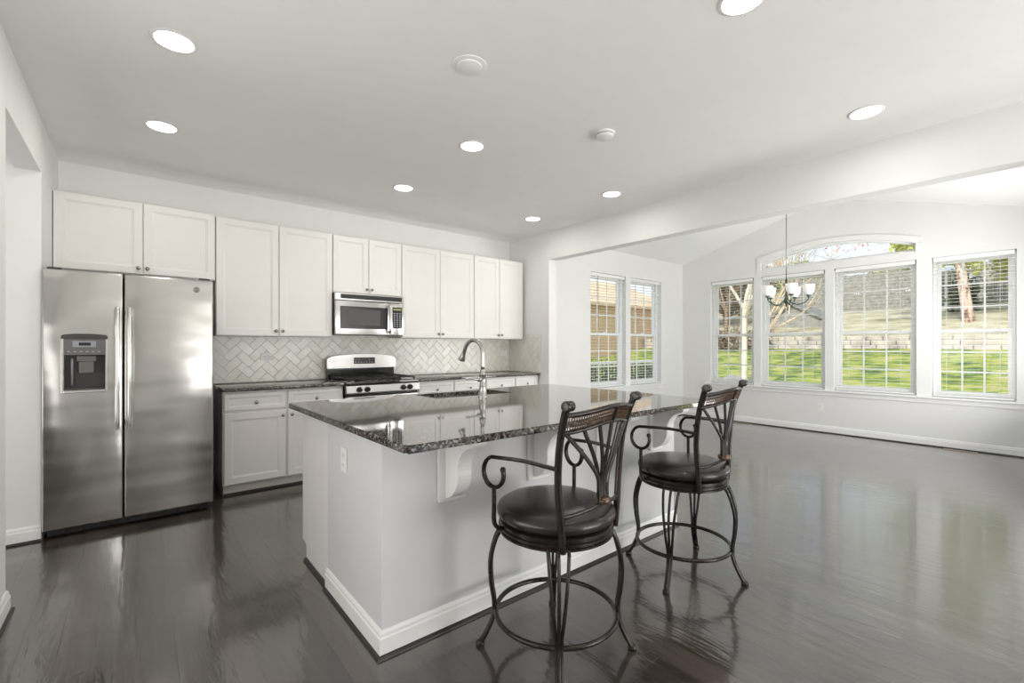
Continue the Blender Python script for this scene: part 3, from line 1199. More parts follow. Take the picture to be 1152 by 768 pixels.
box(bm, 0.1025, 0.107, 0.0, 0.059, 0.9735, 1.2075); box(bm, 0.304, 0.3085, 0.0, 0.059, 0.9735, 1.2075)
box(bm, 0.107, 0.304, 0.0545, 0.0592, 0.9735, 1.2075); box(bm, 0.107, 0.304, 0.0, 0.0545, 0.9735, 0.986)
obj('dispenser_recess', bm, 'dark_grey_plastic', dsp)
bm = BM()
box(bm, 0.174, 0.252, 0.012, 0.030, 1.085, 1.165, 0.006)
box(bm, 0.165, 0.262, 0.010, 0.050, 1.165, 1.204, 0.004)
obj('paddle', bm, 'grey_plastic', dsp)
bm = BM()
lathe(bm, [(0.007, 0), (0.007, 0.17), (0.004, 0.18)], (0.140, 0.03, 1.005), 10)
obj('water_lever', bm, 'button_grey', dsp, True)
bm = BM()
box(bm, 0.090, 0.1015, -0.006, 0.001, 0.955, 1.318, 0.002); box(bm, 0.3095, 0.321, -0.006, 0.001, 0.955, 1.318, 0.002)
box(bm, 0.1015, 0.3095, -0.012, 0.001, 0.955, 0.9725, 0.003)
obj('dispenser_rim', bm, 'steel_bright', dsp)
bm = BM()
lathe(bm, [(0.0215, 0.001), (0.0215, -0.003), (0.019, -0.004), (0.0185, -0.0025), (0.002, -0.0022)], (0.829, 0, 1.697), 28, 'Y')
# monogram-like scroll strokes
for sx in (-1, 1):
    pts = [(0.829 + sx * (0.002 + 0.008 * math.cos(a)), -0.0035, 1.697 + 0.010 * math.sin(a)) for a in [R(40 + 38 * k) * 1 for k in range(8)]]
    tube(bm, pts, 0.0011, 6)
obj('logo_badge', bm, 'knob_metal', rd, 40)
bm = BM()
box(bm, 0.02, 0.916, 0.045, 0.075, 0.012, 0.058, 0.003)
for k in range(10):
    box(bm, 0.06 + k * 0.085, 0.10 + k * 0.085, 0.040, 0.046, 0.020, 0.050, 0.002)
obj('base_grille', bm, 'black_plastic', t)
for qx in (0.03, 0.866):
    for qy in (0.10, 0.74):
        bm = BM(); box(bm, qx, qx + 0.04, qy, qy + 0.06, 0.0, 0.0295); obj('foot', bm, 'black_plastic', t)
bm = BM()
box(bm, 0.02, 0.09, 0.02, 0.16, 1.7755, 1.79, 0.004); obj('hinge_cover', bm, 'dark_grey_plastic', t); bm = BM(); box(bm, 0.846, 0.916, 0.02, 0.16, 1.7755, 1.79, 0.004)
obj('hinge_cover', bm, 'dark_grey_plastic', t)

# ------------------------------------------------------------------ microwave
MY = 4.69
t = thing('microwave', 'stainless over-the-range microwave under the short cabinet', 'microwave', (1.541, MY, 1.385))
W, Hh = 0.749, 0.426
bm = BM()
box(bm, 0.001, W - 0.001, 0.03, YB - MY - 0.012, 0.0, Hh, 0.003)
obj('microwave_body', bm, 'dark_grey_plastic', t)
bm = BM()
box(bm, 0.0, W, 0.0, 0.0295, 0.350, Hh, 0.006, 3)
vt = obj('vent_trim', bm, 'steel_bright', t)
bm = BM()
box(bm, 0.055, W - 0.025, -0.004, 0.004, 0.368, Hh - 0.012, 0.003)
for k in range(4):
    box(bm, 0.058, W - 0.028, -0.0065, -0.003, 0.372 + k * 0.011, 0.376 + k * 0.011)
obj('vent_grille', bm, 'black_plastic', vt)
bm = BM()
box(bm, 0.0, 0.585, 0.0, 0.0295, 0.0, 0.346, 0.006, 3)
dr = obj('microwave_door', bm, 'steel', t, 30)
bm = BM(); box(bm, 0.050, 0.560, -0.002, 0.002, 0.062, 0.292, 0.002); gw = obj('door_glass', bm, 'black_enamel', dr)
bm = BM(); box(bm, 0.125, 0.475, -0.003, -0.0021, 0.098, 0.262); obj('window_screen', bm, 'dark_grey_plastic', gw)
bm = BM()
tube(bm, smooth_path([(0.572, -0.022, 0.022), (0.572, -0.040, 0.06), (0.572, -0.046, 0.175), (0.572, -0.040, 0.29), (0.572, -0.022, 0.325)], 5), 0.0125, 12)
for z in (0.035, 0.312):
    box(bm, 0.562, 0.582, -0.028, 0.001, z - 0.012, z + 0.012, 0.003)
obj('handle', bm, 'steel_bright', dr, 40)
bm = BM(); box(bm, 0.589, W, 0.0, 0.0295, 0.0, 0.346, 0.006, 3)
cp = obj('control_panel', bm, 'steel_bright', t, 30)
bm = BM(); box(bm, 0.612, W - 0.022, -0.002, 0.002, 0.075, 0.305, 0.002); kp = obj('keypad', bm, 'black_enamel', cp)
bm = BM()
for i in range(3):
    for j in range(7):
        box(bm, 0.625 + i * 0.033, 0.645 + i * 0.033, -0.0032, -0.0021, 0.088 + j * 0.024, 0.100 + j * 0.024)
obj('button', bm, 'button_grey', kp)
bm = BM(); box(bm, 0.622, 0.716, -0.0032, -0.0021, 0.270, 0.294); obj('display', bm, 'display_green', kp)

# ------------------------------------------------------------------ gas range
RY = 4.425
t = thing('gas_range', 'stainless gas range with black grates and a curved control back', 'stove', (1.560, RY, 0))
RW = 0.776
bm = BM()
box(bm, 0.002, RW - 0.002, 0.042, YB - RY - 0.02, 0.03, 0.885, 0.003)
box(bm, 0.04, 0.08, 0.08, 0.12, 0, 0.03); box(bm, RW - 0.08, RW - 0.04, 0.08, 0.12, 0, 0.03)
box(bm, 0.04, 0.08, 0.5, 0.54, 0, 0.03); box(bm, RW - 0.08, RW - 0.04, 0.5, 0.54, 0, 0.03)
obj('range_body', bm, 'black_plastic', t)
bm = BM()
box(bm, 0.0, RW, 0.0, YB - RY - 0.10, 0.886, 0.918, 0.006, 3)
ck = obj('cooktop', bm, 'black_enamel', t, 30)
bm = BM()
for cx in (0.19, RW - 0.19):
    for cy in (0.15, 0.44):
        lathe(bm, [(0.052, 0), (0.052, 0.010), (0.040, 0.014), (0.040, 0.022), (0.004, 0.024)], (cx, cy, 0.918), 20)
        obj('burner', bm, 'cast_iron', ck, 40)
        bm = BM()
for cx in (0.19, RW / 2, RW - 0.19):
    bm = BM()
    hw = 0.150 if cx != RW / 2 else 0.035
    z = 0.945
    for x in (cx - hw, cx + hw):
        box(bm, x - 0.006, x + 0.006, 0.03, 0.56, z - 0.006, z + 0.006, 0.002)
    for y in (0.036, 0.295, 0.554):
        box(bm, cx - hw + 0.006, cx + hw - 0.006, y - 0.006, y + 0.006, z - 0.006, z + 0.006, 0.002)
    if hw > 0.1:
        for cy in (0.15, 0.44):
            for a in range(4):
                dx, dy = math.cos(a * PI / 2 + PI / 4), math.sin(a * PI / 2 + PI / 4)
                tube(bm, [(cx + dx * 0.025, cy + dy * 0.025, z + 0.004), (cx + dx * 0.11, cy + dy * 0.11, z)], 0.006, 6)
            box(bm, cx - hw, cx - 0.03, cy - 0.005, cy + 0.005, z - 0.005, z + 0.005)
            box(bm, cx + 0.03, cx + hw, cy - 0.005, cy + 0.005, z - 0.005, z + 0.005)
    for x in (cx - hw, cx + hw):
        for y in (0.04, 0.55):
            box(bm, x - 0.007, x + 0.007, y - 0.007, y + 0.007, 0.9182, z - 0.005)
    obj('grate', bm, 'cast_iron', t)
bm = BM()
prism(bm, [(0.0, 0.800), (-0.012, 0.812), (-0.004, 0.880), (0.006, 0.885), (0.0415, 0.885), (0.0415, 0.800)], 'X', 0.0, RW)
fp = obj('knob_panel', bm, 'steel', t)
for x in (0.125, 0.205, 0.590, 0.665):
    bm = BM()
    lathe(bm, [(0.026, 0.0), (0.027, -0.006), (0.022, -0.010), (0.021, -0.030), (0.018, -0.034), (0.002, -0.035)], (0, 0, 0), 20, 'Y')
    box(bm, -0.004, 0.004, -0.040, -0.030, -0.020, 0.020, 0.002)
    obj('knob', bm, 'black_plastic', fp, 40, loc=(x, -0.010, 0.842))
bm = BM()
box(bm, 0.003, RW - 0.003, 0.0, 0.0405, 0.20, 0.775, 0.006, 3)
od = obj('oven_door', bm, 'steel', t, 30)
bm = BM(); box(bm, 0.12, RW - 0.12, -0.003, 0.001, 0.33, 0.62, 0.002); obj('oven_window', bm, 'black_enamel', od)
bm = BM()
tube(bm, smooth_path([(0.06, -0.052, 0.725), (0.2, -0.060, 0.728), (RW / 2, -0.063, 0.728), (RW - 0.2, -0.060, 0.728), (RW - 0.06, -0.052, 0.725)], 5), 0.013, 12)
for x in (0.08, RW - 0.08):
    box(bm, x - 0.012, x + 0.012, -0.052, 0.001, 0.713, 0.737, 0.003)
obj('handle', bm, 'steel_bright', od, 40)
bm = BM(); box(bm, 0.003, RW - 0.003, 0.0, 0.0405, 0.035, 0.192, 0.006, 3); obj('storage_drawer', bm, 'steel', t, 30)
# backguard with curved top
GY = 0.585
bm = BM()
box(bm, 0.012, RW - 0.012, GY + 0.012, GY + 0.07, 0.886, 1.03)
gb = obj('back_riser', bm, 'black_enamel', t)
bm = BM()
pts = [(0.0, 1.028), (RW, 1.028)]
for k in range(21):
    u = 1 - k / 20
    x = RW * u
    z = 1.150 + 0.030 * (1 - (2 * u - 1) ** 2) - 0.022 * (abs(2 * u - 1) ** 14)
    pts.append((x, z))
prism(bm, pts, 'Y', GY - 0.012, GY + 0.07)
bg = obj('backguard', bm, 'steel', t, 30)
bm = BM(); box(bm, 0.285, 0.525, GY - 0.0145, GY - 0.0122, 1.072, 1.142, 0.001); dp = obj('display', bm, 'black_enamel', bg)
bm = BM()
for i in range(7):
    for j in range(2):
        if j == 1 and i in (2, 3, 4): continue
        box(bm, 0.300 + i * 0.031, 0.312 + i * 0.031, GY - 0.0155, GY - 0.0146, 1.086 + j * 0.026, 1.094 + j * 0.026)
obj('button', bm, 'button_grey', dp)

# ------------------------------------------------------------------ island
IX0, IX1, IY0, IY1 = 0.775, 2.945, 1.79, 2.955
t = thing('kitchen_island', 'white kitchen island base with corbels and baseboard', 'island', (0, 0, 0))
bm = BM()
box(bm, IX0, IX1, IY0, 2.475, 0.0, CT - 0.031, 0.003)
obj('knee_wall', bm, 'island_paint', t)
bm = BM()
prism(bm, [(2.4755, 0.0), (2.4755, CT - 0.031), (IY1, CT - 0.031), (IY1, 0.105), (IY1 - 0.045, 0.100), (IY1 - 0.075, 0.085), (IY1 - 0.075, 0.0)], 'X', IX0 + 0.004, IX0 + 0.025)
obj('end_panel', bm, 'cabinet_paint', t)
bm = BM()
box(bm, IX0 + 0.026, 1.55, 2.4755, IY1 - 0.022, 0.10, CT - 0.031)
box(bm, 1.551, 2.23, 2.4755, IY1 - 0.022, 0.10, 0.62)
box(bm, 2.231, IX1 - 0.005, 2.4755, IY1 - 0.022, 0.10, CT - 0.031)
box(bm, IX0 + 0.026, IX1 - 0.005, 2.4755, IY1 - 0.08, 0.0, 0.10)
obj('cabinet_body', bm, 'cabinet_paint', t)
bm = BM()
for i in range(4):
    a = IX0 + 0.03 + i * 0.534
    b = a + 0.524
    bm2 = BM()
    panel_door(bm2, -b, -a, 0.115, 0.86, 0.0)
    bm2.transform(Matrix.Rotation(PI, 4, 'Z'))
    bmesh.ops.translate(bm2, verts=bm2.verts, vec=(0, IY1, 0))
    d = obj('door', bm2, 'cabinet_paint', t)
bm.free()
# corner bead board and island baseboard
prof = [(0, 0), (0.014, 0), (0.014, 0.078), (0.010, 0.084), (0.010, 0.096), (0.004, 0.108), (0, 0.108)]
shoe = [(0.014, 0), (0.028, 0), (0.027, 0.006), (0.022, 0.012), (0.014, 0.015)]
path = [(IX0, 2.475), (IX0, IY0), (IX1, IY0), (IX1, 2.475)]
for pr_, mt, nm in ((prof, 'trim_paint', 'baseboard'), (shoe, 'shoe_dark', 'shoe_molding')):
    bm = BM()
    rings = []
    for i, p in enumerate(path):
        m = [Vector((-1, 0)), Vector((-1, -1)), Vector((1, -1)), Vector((1, 0))][i]
        rings.append([bm.verts.new((p[0] + m.x * a, p[1] + m.y * a, z)) for a, z in pr_])
    for A, B in zip(rings, rings[1:]):
        for k in range(len(pr_)):
            bm.faces.new((A[k], A[(k + 1) % len(pr_)], B[(k + 1) % len(pr_)], B[k]))
    bm.faces.new(rings[0]); bm.faces.new(rings[-1][::-1])
    obj(nm, bm, mt, t)
bm = BM()
prism(bm, [(IX0 + 0.004, 0.0), (IX0 - 0.012, 0.0), (IX0 - 0.010, 0.012), (IX0 - 0.002, 0.019), (IX0 + 0.004, 0.02)], 'Y', 2.476, IY1 - 0.075)
obj('shoe_molding', bm, 'shoe_dark', t)
# corbels
cprof = [(1.7895, 0.884), (1.558, 0.884), (1.558, 0.858), (1.566, 0.848)]
for k in range(11):      # concave sweep
    a = k / 10 * PI / 2
    cprof.append((1.568 + 0.105 * math.sin(a) * 1.0 + 0.0, 0.846 - 0.105 * (1 - math.cos(a)) - 0.004 * k / 10 * 3))
base_y = cprof[-1][0]
for k in range(1, 13):   # convex lower lobe
    a = k / 12 * PI
    cprof.append((base_y + 0.0 + (1.775 - base_y) * (1 - math.cos(a)) / 2 - 0.012 * math.sin(a), 0.729 - 0.135 * math.sin(a / 2) - 0.010 * math.sin(a)))
cprof.append((1.7895, 0.594))
for i, x in enumerate((1.070, 1.600, 2.135, 2.670)):
    bm = BM()
    box(bm, x - 0.038, x + 0.105, 1.772, 1.7898, 0.575, 0.884, 0.003)
    prism(bm, [(p[0] if p[0] < 1.78 else 1.7725, p[1]) for p in cprof], 'X', x - 0.004, x + 0.068)
    obj('corbel', bm, 'trim_paint', t)

ctop = slab('countertop', 0.735, 2.972, 1.497, 3.115, CT - 0.03, CT, 'large polished dark granite island countertop holding the sink', hole=(1.56, 2.22, 2.71, 3.03))

# undermount sink
t = thing('kitchen_sink', 'undermount stainless sink set in the granite island', 'sink', (0, 0, 0))
bm = BM()
x0, x1, y0, y1 = 1.553, 2.227, 2.703, 3.037
def rc(i, z):
    return [bm.verts.new(p) for p in ((x0 + i, y0 + i, z), (x1 - i, y0 + i, z), (x1 - i, y1 - i, z), (x0 + i, y1 - i, z))]
L = [rc(-0.018, CT - 0.0315), rc(0.0, CT - 0.0315), rc(0.010, CT - 0.20), rc(0.03, CT - 0.215)]
for A, B in zip(L, L[1:]):
    for k in range(4):
        bm.faces.new((A[k], A[(k + 1) % 4], B[(k + 1) % 4], B[k]))
bm.faces.new(L[-1])
L2 = [rc(-0.018, CT - 0.034), rc(-0.004, CT - 0.036), rc(0.0, CT - 0.225)]
for A, B in zip(L2, L2[1:]):
    for k in range(4):
        bm.faces.new((A[k], A[(k + 1) % 4], B[(k + 1) % 4], B[k]))
bm.faces.new(L2[-1])
for k in range(4):
    bm.faces.new((L[0][k], L[0][(k + 1) % 4], L2[0][(k + 1) % 4], L2[0][k]))
obj('basin', bm, 'steel', t)
bm = BM()
lathe(bm, [(0.045, 0.0), (0.045, 0.003), (0.034, 0.004), (0.030, 0.001), (0.003, 0.001)], (1.89, 2.87, CT - 0.2148), 20)
obj('drain', bm, 'steel_bright', t, 40)

# faucet
FX, FYY = 1.862, 2.60
t = thing('kitchen_faucet', 'brushed nickel gooseneck pull-down faucet at the island sink', 'faucet', (FX, FYY, CT), rz=R(8))
bm = BM()
lathe(bm, [(0.034, 0.0), (0.034, 0.006), (0.029, 0.012), (0.027, 0.05), (0.022, 0.075), (0.0235, 0.080), (0.0235, 0.086), (0.0205, 0.090), (0.0205, 0.15), (0.023, 0.153), (0.023, 0.160), (0.019, 0.165), (0.017, 0.19)], (0, 0, 0), 28)
obj('faucet_body', bm, 'nickel', t, 40)
bm = BM()
pts = [(0, 0, 0.185), (0, 0, 0.27)]
cyr = 0.095
for k in range(15):
    a = PI - k / 14 * R(160)
    pts.append((0, cyr + cyr * math.cos(a), 0.30 + cyr * math.sin(a)))
tube(bm, smooth_path(pts, 3), 0.0145, 14, up=(1, 0, 0))
obj('spout', bm, 'nickel', t, True)
tipv = Vector(pts[-1]); dirv = (Vector(pts[-1]) - Vector(pts[-2])).normalized()
bm = BM()
tube(bm, [tipv - dirv * 0.004, tipv + dirv * 0.012, tipv + dirv * 0.015, tipv + dirv * 0.055, tipv + dirv * 0.085, tipv + dirv * 0.09], [0.014, 0.0145, 0.0135, 0.018, 0.027, 0.0255], 18, up=(1, 0, 0))
obj('spray_head', bm, 'nickel', t, 40)
bm = BM()
tube(bm, [(-0.018, 0, 0.125), (-0.040, 0, 0.125), (-0.046, 0, 0.125)], [0.016, 0.017, 0.012], 16)
tube(bm, smooth_path([(-0.038, 0.002, 0.125), (-0.060, 0.010, 0.128), (-0.100, 0.020, 0.131), (-0.128, 0.026, 0.129)], 4), [0.008] * 5 + [0.0068] * 5 + [0.0075] * 3, 10)
obj('lever_handle', bm, 'nickel', t, True)

# ------------------------------------------------------------------ outlets
def outlet(name, label, w, h, loc, rot, horizontal=False, group=None, cat='outlet'):
    """plate in local XZ, facing -Y"""
    t = thing(name, label, cat, loc, rot, group)
    bm = BM()
    box(bm, -w / 2, w / 2, -0.006, -0.0002, -h / 2, h / 2, 0.002, 2)
    p = obj('cover_plate', bm, 'white_plastic', t)
    bm = BM()
    bs = BM()
    for s in (-1, 1):
        cx, cz = (s * w * 0.2, 0) if horizontal else (0, s * h * 0.2)
        box(bm, cx - 0.016, cx + 0.016, -0.008, -0.0055, cz - 0.014, cz + 0.014, 0.002)
        for q in (-1, 1):
            box(bs, cx + q * 0.006 - 0.001, cx + q * 0.006 + 0.001, -0.0086, -0.0081, cz - 0.004, cz + 0.006)
    obj('receptacle', bm, 'white_plastic', t)
    obj('slot', bs, 'outlet_dark', t)
    return t


TY = YB - 0.0096
outlet('wall_outlet', 'horizontal outlet plate on the backsplash above the counter by the refrigerator', 0.118, 0.072, (1.010, TY, 1.163), 0, True)
outlet('wall_outlet', 'horizontal outlet plate on the backsplash just past the stove', 0.118, 0.072, (2.470, TY, 1.150), 0, True)
outlet('wall_outlet', 'outlet plate on the backsplash at the wall corner behind the faucet', 0.118, 0.072, (4.010, TY, 1.166), 0, True)
outlet('wall_outlet', 'white outlet plate low on the wall under the arched windows', 0.072, 0.118, (XW, 2.362, 0.366), -PI / 2)
outlet('wall_outlet', 'white outlet plate high on the end of the island', 0.072, 0.118, (IX0, 2.222, 0.722), -PI / 2)
# the last one sits on the face looking towards -X
bpy.context.view_layer.update()
for o in COL.objects:
    if o.name.startswith('wall_outlet') and (abs(o.location.x - XW) < 1e-3 or abs(o.location.x - IX0) < 1e-3):
        o.rotation_euler = (0, 0, -PI / 2)

# ------------------------------------------------------------------ floor registers
def register(label, loc, rz, w=0.30, d=0.10):
    t = thing('floor_register', label, 'floor register', loc, rz)
    bm = BM()
    box(bm, -w / 2, w / 2, -d / 2, d / 2, 0, 0.004, 0.0015, 1)
    p = obj('register_frame', bm, 'register_bronze', t)
    bm = BM()
    for i in range(12):
        for j in (-1, 1):
            x = -w / 2 + 0.025 + i * (w - 0.05) / 11
            box(bm, x - 0.004, x + 0.004, j * 0.020 - 0.014, j * 0.020 + 0.014, 0.0042, 0.0050)
    obj('louver', bm, 'outlet_dark', t)


register('bronze floor register by the baseboard below the pine-trunk window', (7.70, 0.87, 0), PI / 2)
register('small floor register by the baseboard near the birch window', (7.70, 3.46, 0), PI / 2)

# ------------------------------------------------------------------ ceiling fixtures
LIGHTS = [((0.141, 2.751), 'round recessed light above the front of the refrigerator walkway'),
          ((0.131, 3.873), 'round recessed light just in front of the refrigerator'),
          ((1.924, 3.950), 'round recessed light in front of the stove'),
          ((1.913, 2.805), 'round recessed light straight above the island sink'),
          ((3.552, 3.965), 'round recessed light closest to the kitchen wall corner'),
          ((3.564, 2.835), 'round recessed light beside the beam, past the smoke detector'),
          ((3.558, 0.829), 'round recessed light beside the beam, the one farthest from the cabinets'),
          ((1.998, 0.894), 'round recessed light cut by the top edge of the photo')]
src = None
for (x, y), lab in LIGHTS:
    if src is None:
        t = thing('recessed_light', lab, 'ceiling light', (x, y, H), group='recessed ceiling lights')
        bm = BM()
        lathe(bm, [(0.080, -0.0005), (0.094, -0.0005), (0.096, -0.002), (0.092, -0.005), (0.083, -0.007), (0.080, -0.006)], (0, 0, 0), 40, caps=False)
        ring = obj('trim_ring', bm, 'white_plastic', t, 40)
        bm = BM()
        lathe(bm, [(0.0795, -0.001), (0.0795, -0.0045), (0.055, -0.0065), (0.001, -0.0075)], (0, 0, 0), 40)
        lens = obj('lens', bm, 'can_glow', t, 40)
        src = (t, [ring, lens])
    else:
        t = src[0].copy(); COL.objects.link(t)
        t.location = (x, y, H)
        t['label'] = lab
        for c in src[1]:
            k = c.copy(); COL.objects.link(k); k.parent = t
    d = bpy.data.lights.new('can_light', 'AREA')
    d.shape = 'DISK'; d.size = 0.12; d.energy = CAN_POWER; d.color = (1, 0.955, 0.90)
    lo = bpy.data.objects.new('can_light', d)
    lo.location = (x, y, H - 0.014)
    COL.objects.link(lo)
bm = BM()
lathe(bm, [(0.092, 0), (0.092, -0.003), (0.086, -0.005), (0.066, -0.005), (0.064, -0.010), (0.060, -0.012), (0.002, -0.012)], (0, 0, 0), 40)
o = tag(obj('ceiling_cover', bm, 'ceiling_paint', None, 40, loc=(1.356, 2.012, H)), 'blank round white cover plate on the ceiling over the island', 'ceiling cover')
t = thing('smoke_detector', 'small white smoke detector on the ceiling beyond the island', 'smoke detector', (2.512, 2.055, H))
bm = BM()
lathe(bm, [(0.066, 0), (0.066, -0.008), (0.060, -0.012), (0.058, -0.030), (0.050, -0.036), (0.002, -0.038)], (0, 0, 0), 40)
obj('detector_housing', bm, 'white_plastic', t, 40)
bm = BM()
lathe(bm, [(0.0605, -0.013), (0.0610, -0.016), (0.0605, -0.019)], (0, 0, 0), 40, caps=False)
obj('vent_slot', bm, 'button_grey', t)

# ------------------------------------------------------------------ chandelier
CX, CY = 6.18, 2.235
t = thing('chandelier', 'five-light chandelier with white glass shades hanging before the windows', 'chandelier', (CX, CY, 0))
ztop = vault(CY)
bm = BM()
lathe(bm, [(0.062, 0), (0.060, -0.012), (0.040, -0.026), (0.010, -0.034)], (0, 0, ztop - 0.019), 24)
obj('canopy', bm, 'chandelier_metal', t, 40)
bm = BM()
tube(bm, [(0, 0, ztop - 0.03), (0, 0, 2.02)], 0.005, 8)
obj('stem', bm, 'knob_metal', t, True)
bm = BM()
lathe(bm, [(0.004, 2.10), (0.014, 2.08), (0.010, 2.05), (0.022, 2.02), (0.013, 1.98), (0.012, 1.90), (0.020, 1.86), (0.030, 1.83), (0.022, 1.80), (0.010, 1.785), (0.014, 1.77), (0.003, 1.75)][::-1], (0, 0, 0), 20)
obj('center_column', bm, 'chandelier_metal', t, 40)
for k in range(5):
    a = R(140.7 + 72 * k)
    ca, sa = math.cos(a), math.sin(a)
    bm = BM()
    pts = [(0.02, 1.835), (0.07, 1.790), (0.13, 1.775), (0.19, 1.795), (0.225, 1.835), (0.232, 1.865)]
    tube(bm, smooth_path([(r_ * ca, r_ * sa, z) for r_, z in pts], 5), 0.0065, 8)
    lathe(bm, [(0.006, 1.862), (0.024, 1.868), (0.026, 1.880), (0.020, 1.890)], (0.232 * ca, 0.232 * sa, 0), 14)
    arm = obj('arm', bm, 'chandelier_metal', t, 40)
    bm = BM()
    prof = [(0.022, 1.884), (0.034, 1.892), (0.050, 1.915), (0.059, 1.945), (0.062, 1.980), (0.066, 2.005), (0.063, 2.005), (0.058, 1.978), (0.055, 1.947), (0.045, 1.918), (0.030, 1.897), (0.018, 1.889)]
    lathe(bm, prof, (0.232 * ca, 0.232 * sa, 0), 20, caps=False)
    obj('glass_shade', bm, 'shade_glow', arm, 60)

# ------------------------------------------------------------------ bar stools
def make_stool(loc, face, legrot, label):
    t = thing('bar_stool', label, 'bar stool', loc, 0, 'swivel bar stools at the island')
    parts = []
    # legs
    for k in range(4):
        bm = BM()
        prof = [(0.225, 0.512), (0.248, 0.47), (0.268, 0.40), (0.275, 0.34), (0.270, 0.26), (0.259, 0.19), (0.262, 0.13), (0.285, 0.07), (0.318, 0.010)]
        for s in (-1, 0, 1):
            spread = [0.040, 0.037, 0.031, 0.025, 0.018, 0.011, 0.010, 0.009, 0.008]
            bow = 0.010 if s else 0.0
            pts = [(r_ + (0.004 if s == 0 else 0), s * w_, z) for (r_, z), w_ in zip(prof, spread)]
            tube(bm, smooth_path(pts, 4), 0.0082, 8, flat=0.85)
        lathe(bm, [(0.013, 0.0), (0.018, 0.002), (0.019, 0.010), (0.015, 0.018), (0.011, 0.022)], (0.320, 0, 0), 16)
        lg = obj('leg', bm, 'stool_metal', t, 60)
        lg.rotation_euler = (0, 0, legrot + k * PI / 2)
    bm = BM()
    n = 48
    tube(bm, [(0.2515 * math.cos(2 * PI * k / n), 0.2515 * math.sin(2 * PI * k / n), 0.158) for k in range(n)], 0.0105, 10, closed=True, up=(0, 0, 1))
    obj('foot_ring', bm, 'stool_metal', t, True)
    bm = BM()
    lathe(bm, [(0.10, 0.499), (0.232, 0.500), (0.239, 0.504), (0.239, 0.512), (0.233, 0.515), (0.233, 0.519), (0.241, 0.522), (0.241, 0.530), (0.234, 0.533), (0.234, 0.538), (0.238, 0.541), (0.238, 0.549), (0.230, 0.554), (0.05, 0.552)], (0, 0, 0), 56)
    obj('seat_rim', bm, 'stool_metal', t, 35)
    top = bpy.data.objects  # readability
    bm = BM()
    prof = [(0.05, 0.5535), (0.215, 0.5545), (0.236, 0.562), (0.247, 0.577), (0.248, 0.592), (0.240, 0.607), (0.220, 0.618), (0.180, 0.626), (0.12, 0.630), (0.05, 0.631), (0.003, 0.631)]
    lathe(bm, prof, (0, 0, 0), 56)
    # welt and pinched crease towards the back of the cushion
    for v in bm.verts:
        r_ = math.hypot(v.co.x, v.co.y)
        if v.co.z > 0.575 and r_ > 0.01:
            a = math.atan2(v.co.y, v.co.x) + PI / 2
            a = (a + PI) % (2 * PI) - PI
            v.co.z -= 0.010 * math.exp(-((r_ - 0.215) / 0.02) ** 2) * math.exp(-(a / 0.9) ** 2)
    cu = obj('seat_cushion', bm, 'leather', t, True)
    cu.rotation_euler = (0, 0, face)
    # frame of back and arms, local: facing +Y at face=0
    RP = 0.252
    posts = {}
    for s in (-1, 1):
        a = R(-90 + s * 46)
        bx, by = RP * math.cos(a), RP * math.sin(a)
        P = [(bx, by, 0.508), (bx + s * 0.010, by - 0.004, 0.60), (bx + s * 0.028, by - 0.002, 0.74), (bx + s * 0.036, by - 0.010, 0.86), (bx + s * 0.042, by - 0.028, 0.96), (bx + s * 0.055, by - 0.060, 1.055)]
        sp = smooth_path(P, 5)
        posts[s] = sp
        bm = BM()
        tube(bm, sp, 0.0145, 10, flat=0.85, up=(0, 1, 0))
        p = obj('back_post', bm, 'stool_metal', t, 60)
        p.rotation_euler = (0, 0, face)
        bm = BM()
        ex, ey, ez = P[-1]
        lathe(bm, [(0.004, -0.023), (0.016, -0.022), (0.0195, -0.017), (0.0195, 0.017), (0.016, 0.022), (0.004, 0.023)], (ex, ey - 0.008, ez + 0.004), 16, axis='X')
        f = obj('finial', bm, 'stool_metal', p, 50)
    def at_z(s, z):
        sp = posts[s]
        for a, b in zip(sp, sp[1:]):
            if a.z <= z <= b.z:
                return a.lerp(b, (z - a.z) / (b.z - a.z))
        return sp[-1]
    def rail(z_end, z_mid, bow, n=17):
        L_, R_ = at_z(-1, z_end), at_z(1, z_end)
        out = []
        for k in range(n):
            u = k / (n - 1)
            p = L_.lerp(R_, u)
            w_ = math.sin(PI * u)
            hump = (0.5 - 0.5 * math.cos(2 * PI * u))
            out.append(Vector((p.x, p.y - bow * w_, p.z + (z_mid - z_end) * hump)))
        return out
    up_r = rail(1.024, 1.046, 0.070)
    lo_r = rail(0.957, 0.986, 0.070)
    bm = BM()
    tube(bm, up_r, 0.0095, 8, up=(0, 0, 1)); tube(bm, lo_r, 0.0085, 8, up=(0, 0, 1))
    mid = len(up_r) // 2
    tube(bm, [lo_r[mid], up_r[mid]], 0.009, 8)
    tr = obj('top_rail', bm, 'stool_metal', t, 60); tr.rotation_euler = (0, 0, face)
    bm = BM()
    for k in range(4):
        u = (k + 0.7) / 4.4
        tube(bm, [a.lerp(b, u) for a, b in zip(lo_r, up_r)][1:-1], 0.0026, 4)
    up_f, lo_f = smooth_path(up_r, 3), smooth_path(lo_r, 3)
    for k in range(2, len(up_f) - 2):
        tube(bm, [lo_f[k], up_f[k]], 0.0024, 4)
    wv = obj('woven_inset', bm, 'stool_copper', t); wv.rotation_euler = (0, 0, face)
    # lower crossbar
    cb = rail(0.642, 0.662, 0.055)
    bm = BM(); tube(bm, cb, 0.0085, 8, up=(0, 0, 1), flat=0.8)
    c = obj('cross_bar', bm, 'stool_metal', t, 60); c.rotation_euler = (0, 0, face)
    base = cb[len(cb) // 2]
    bm = BM()
    lathe(bm, [(0.026, 0.004), (0.031, 0.010), (0.031, 0.018), (0.027, 0.024)], (base.x - 0.006, base.y, base.z), 18)
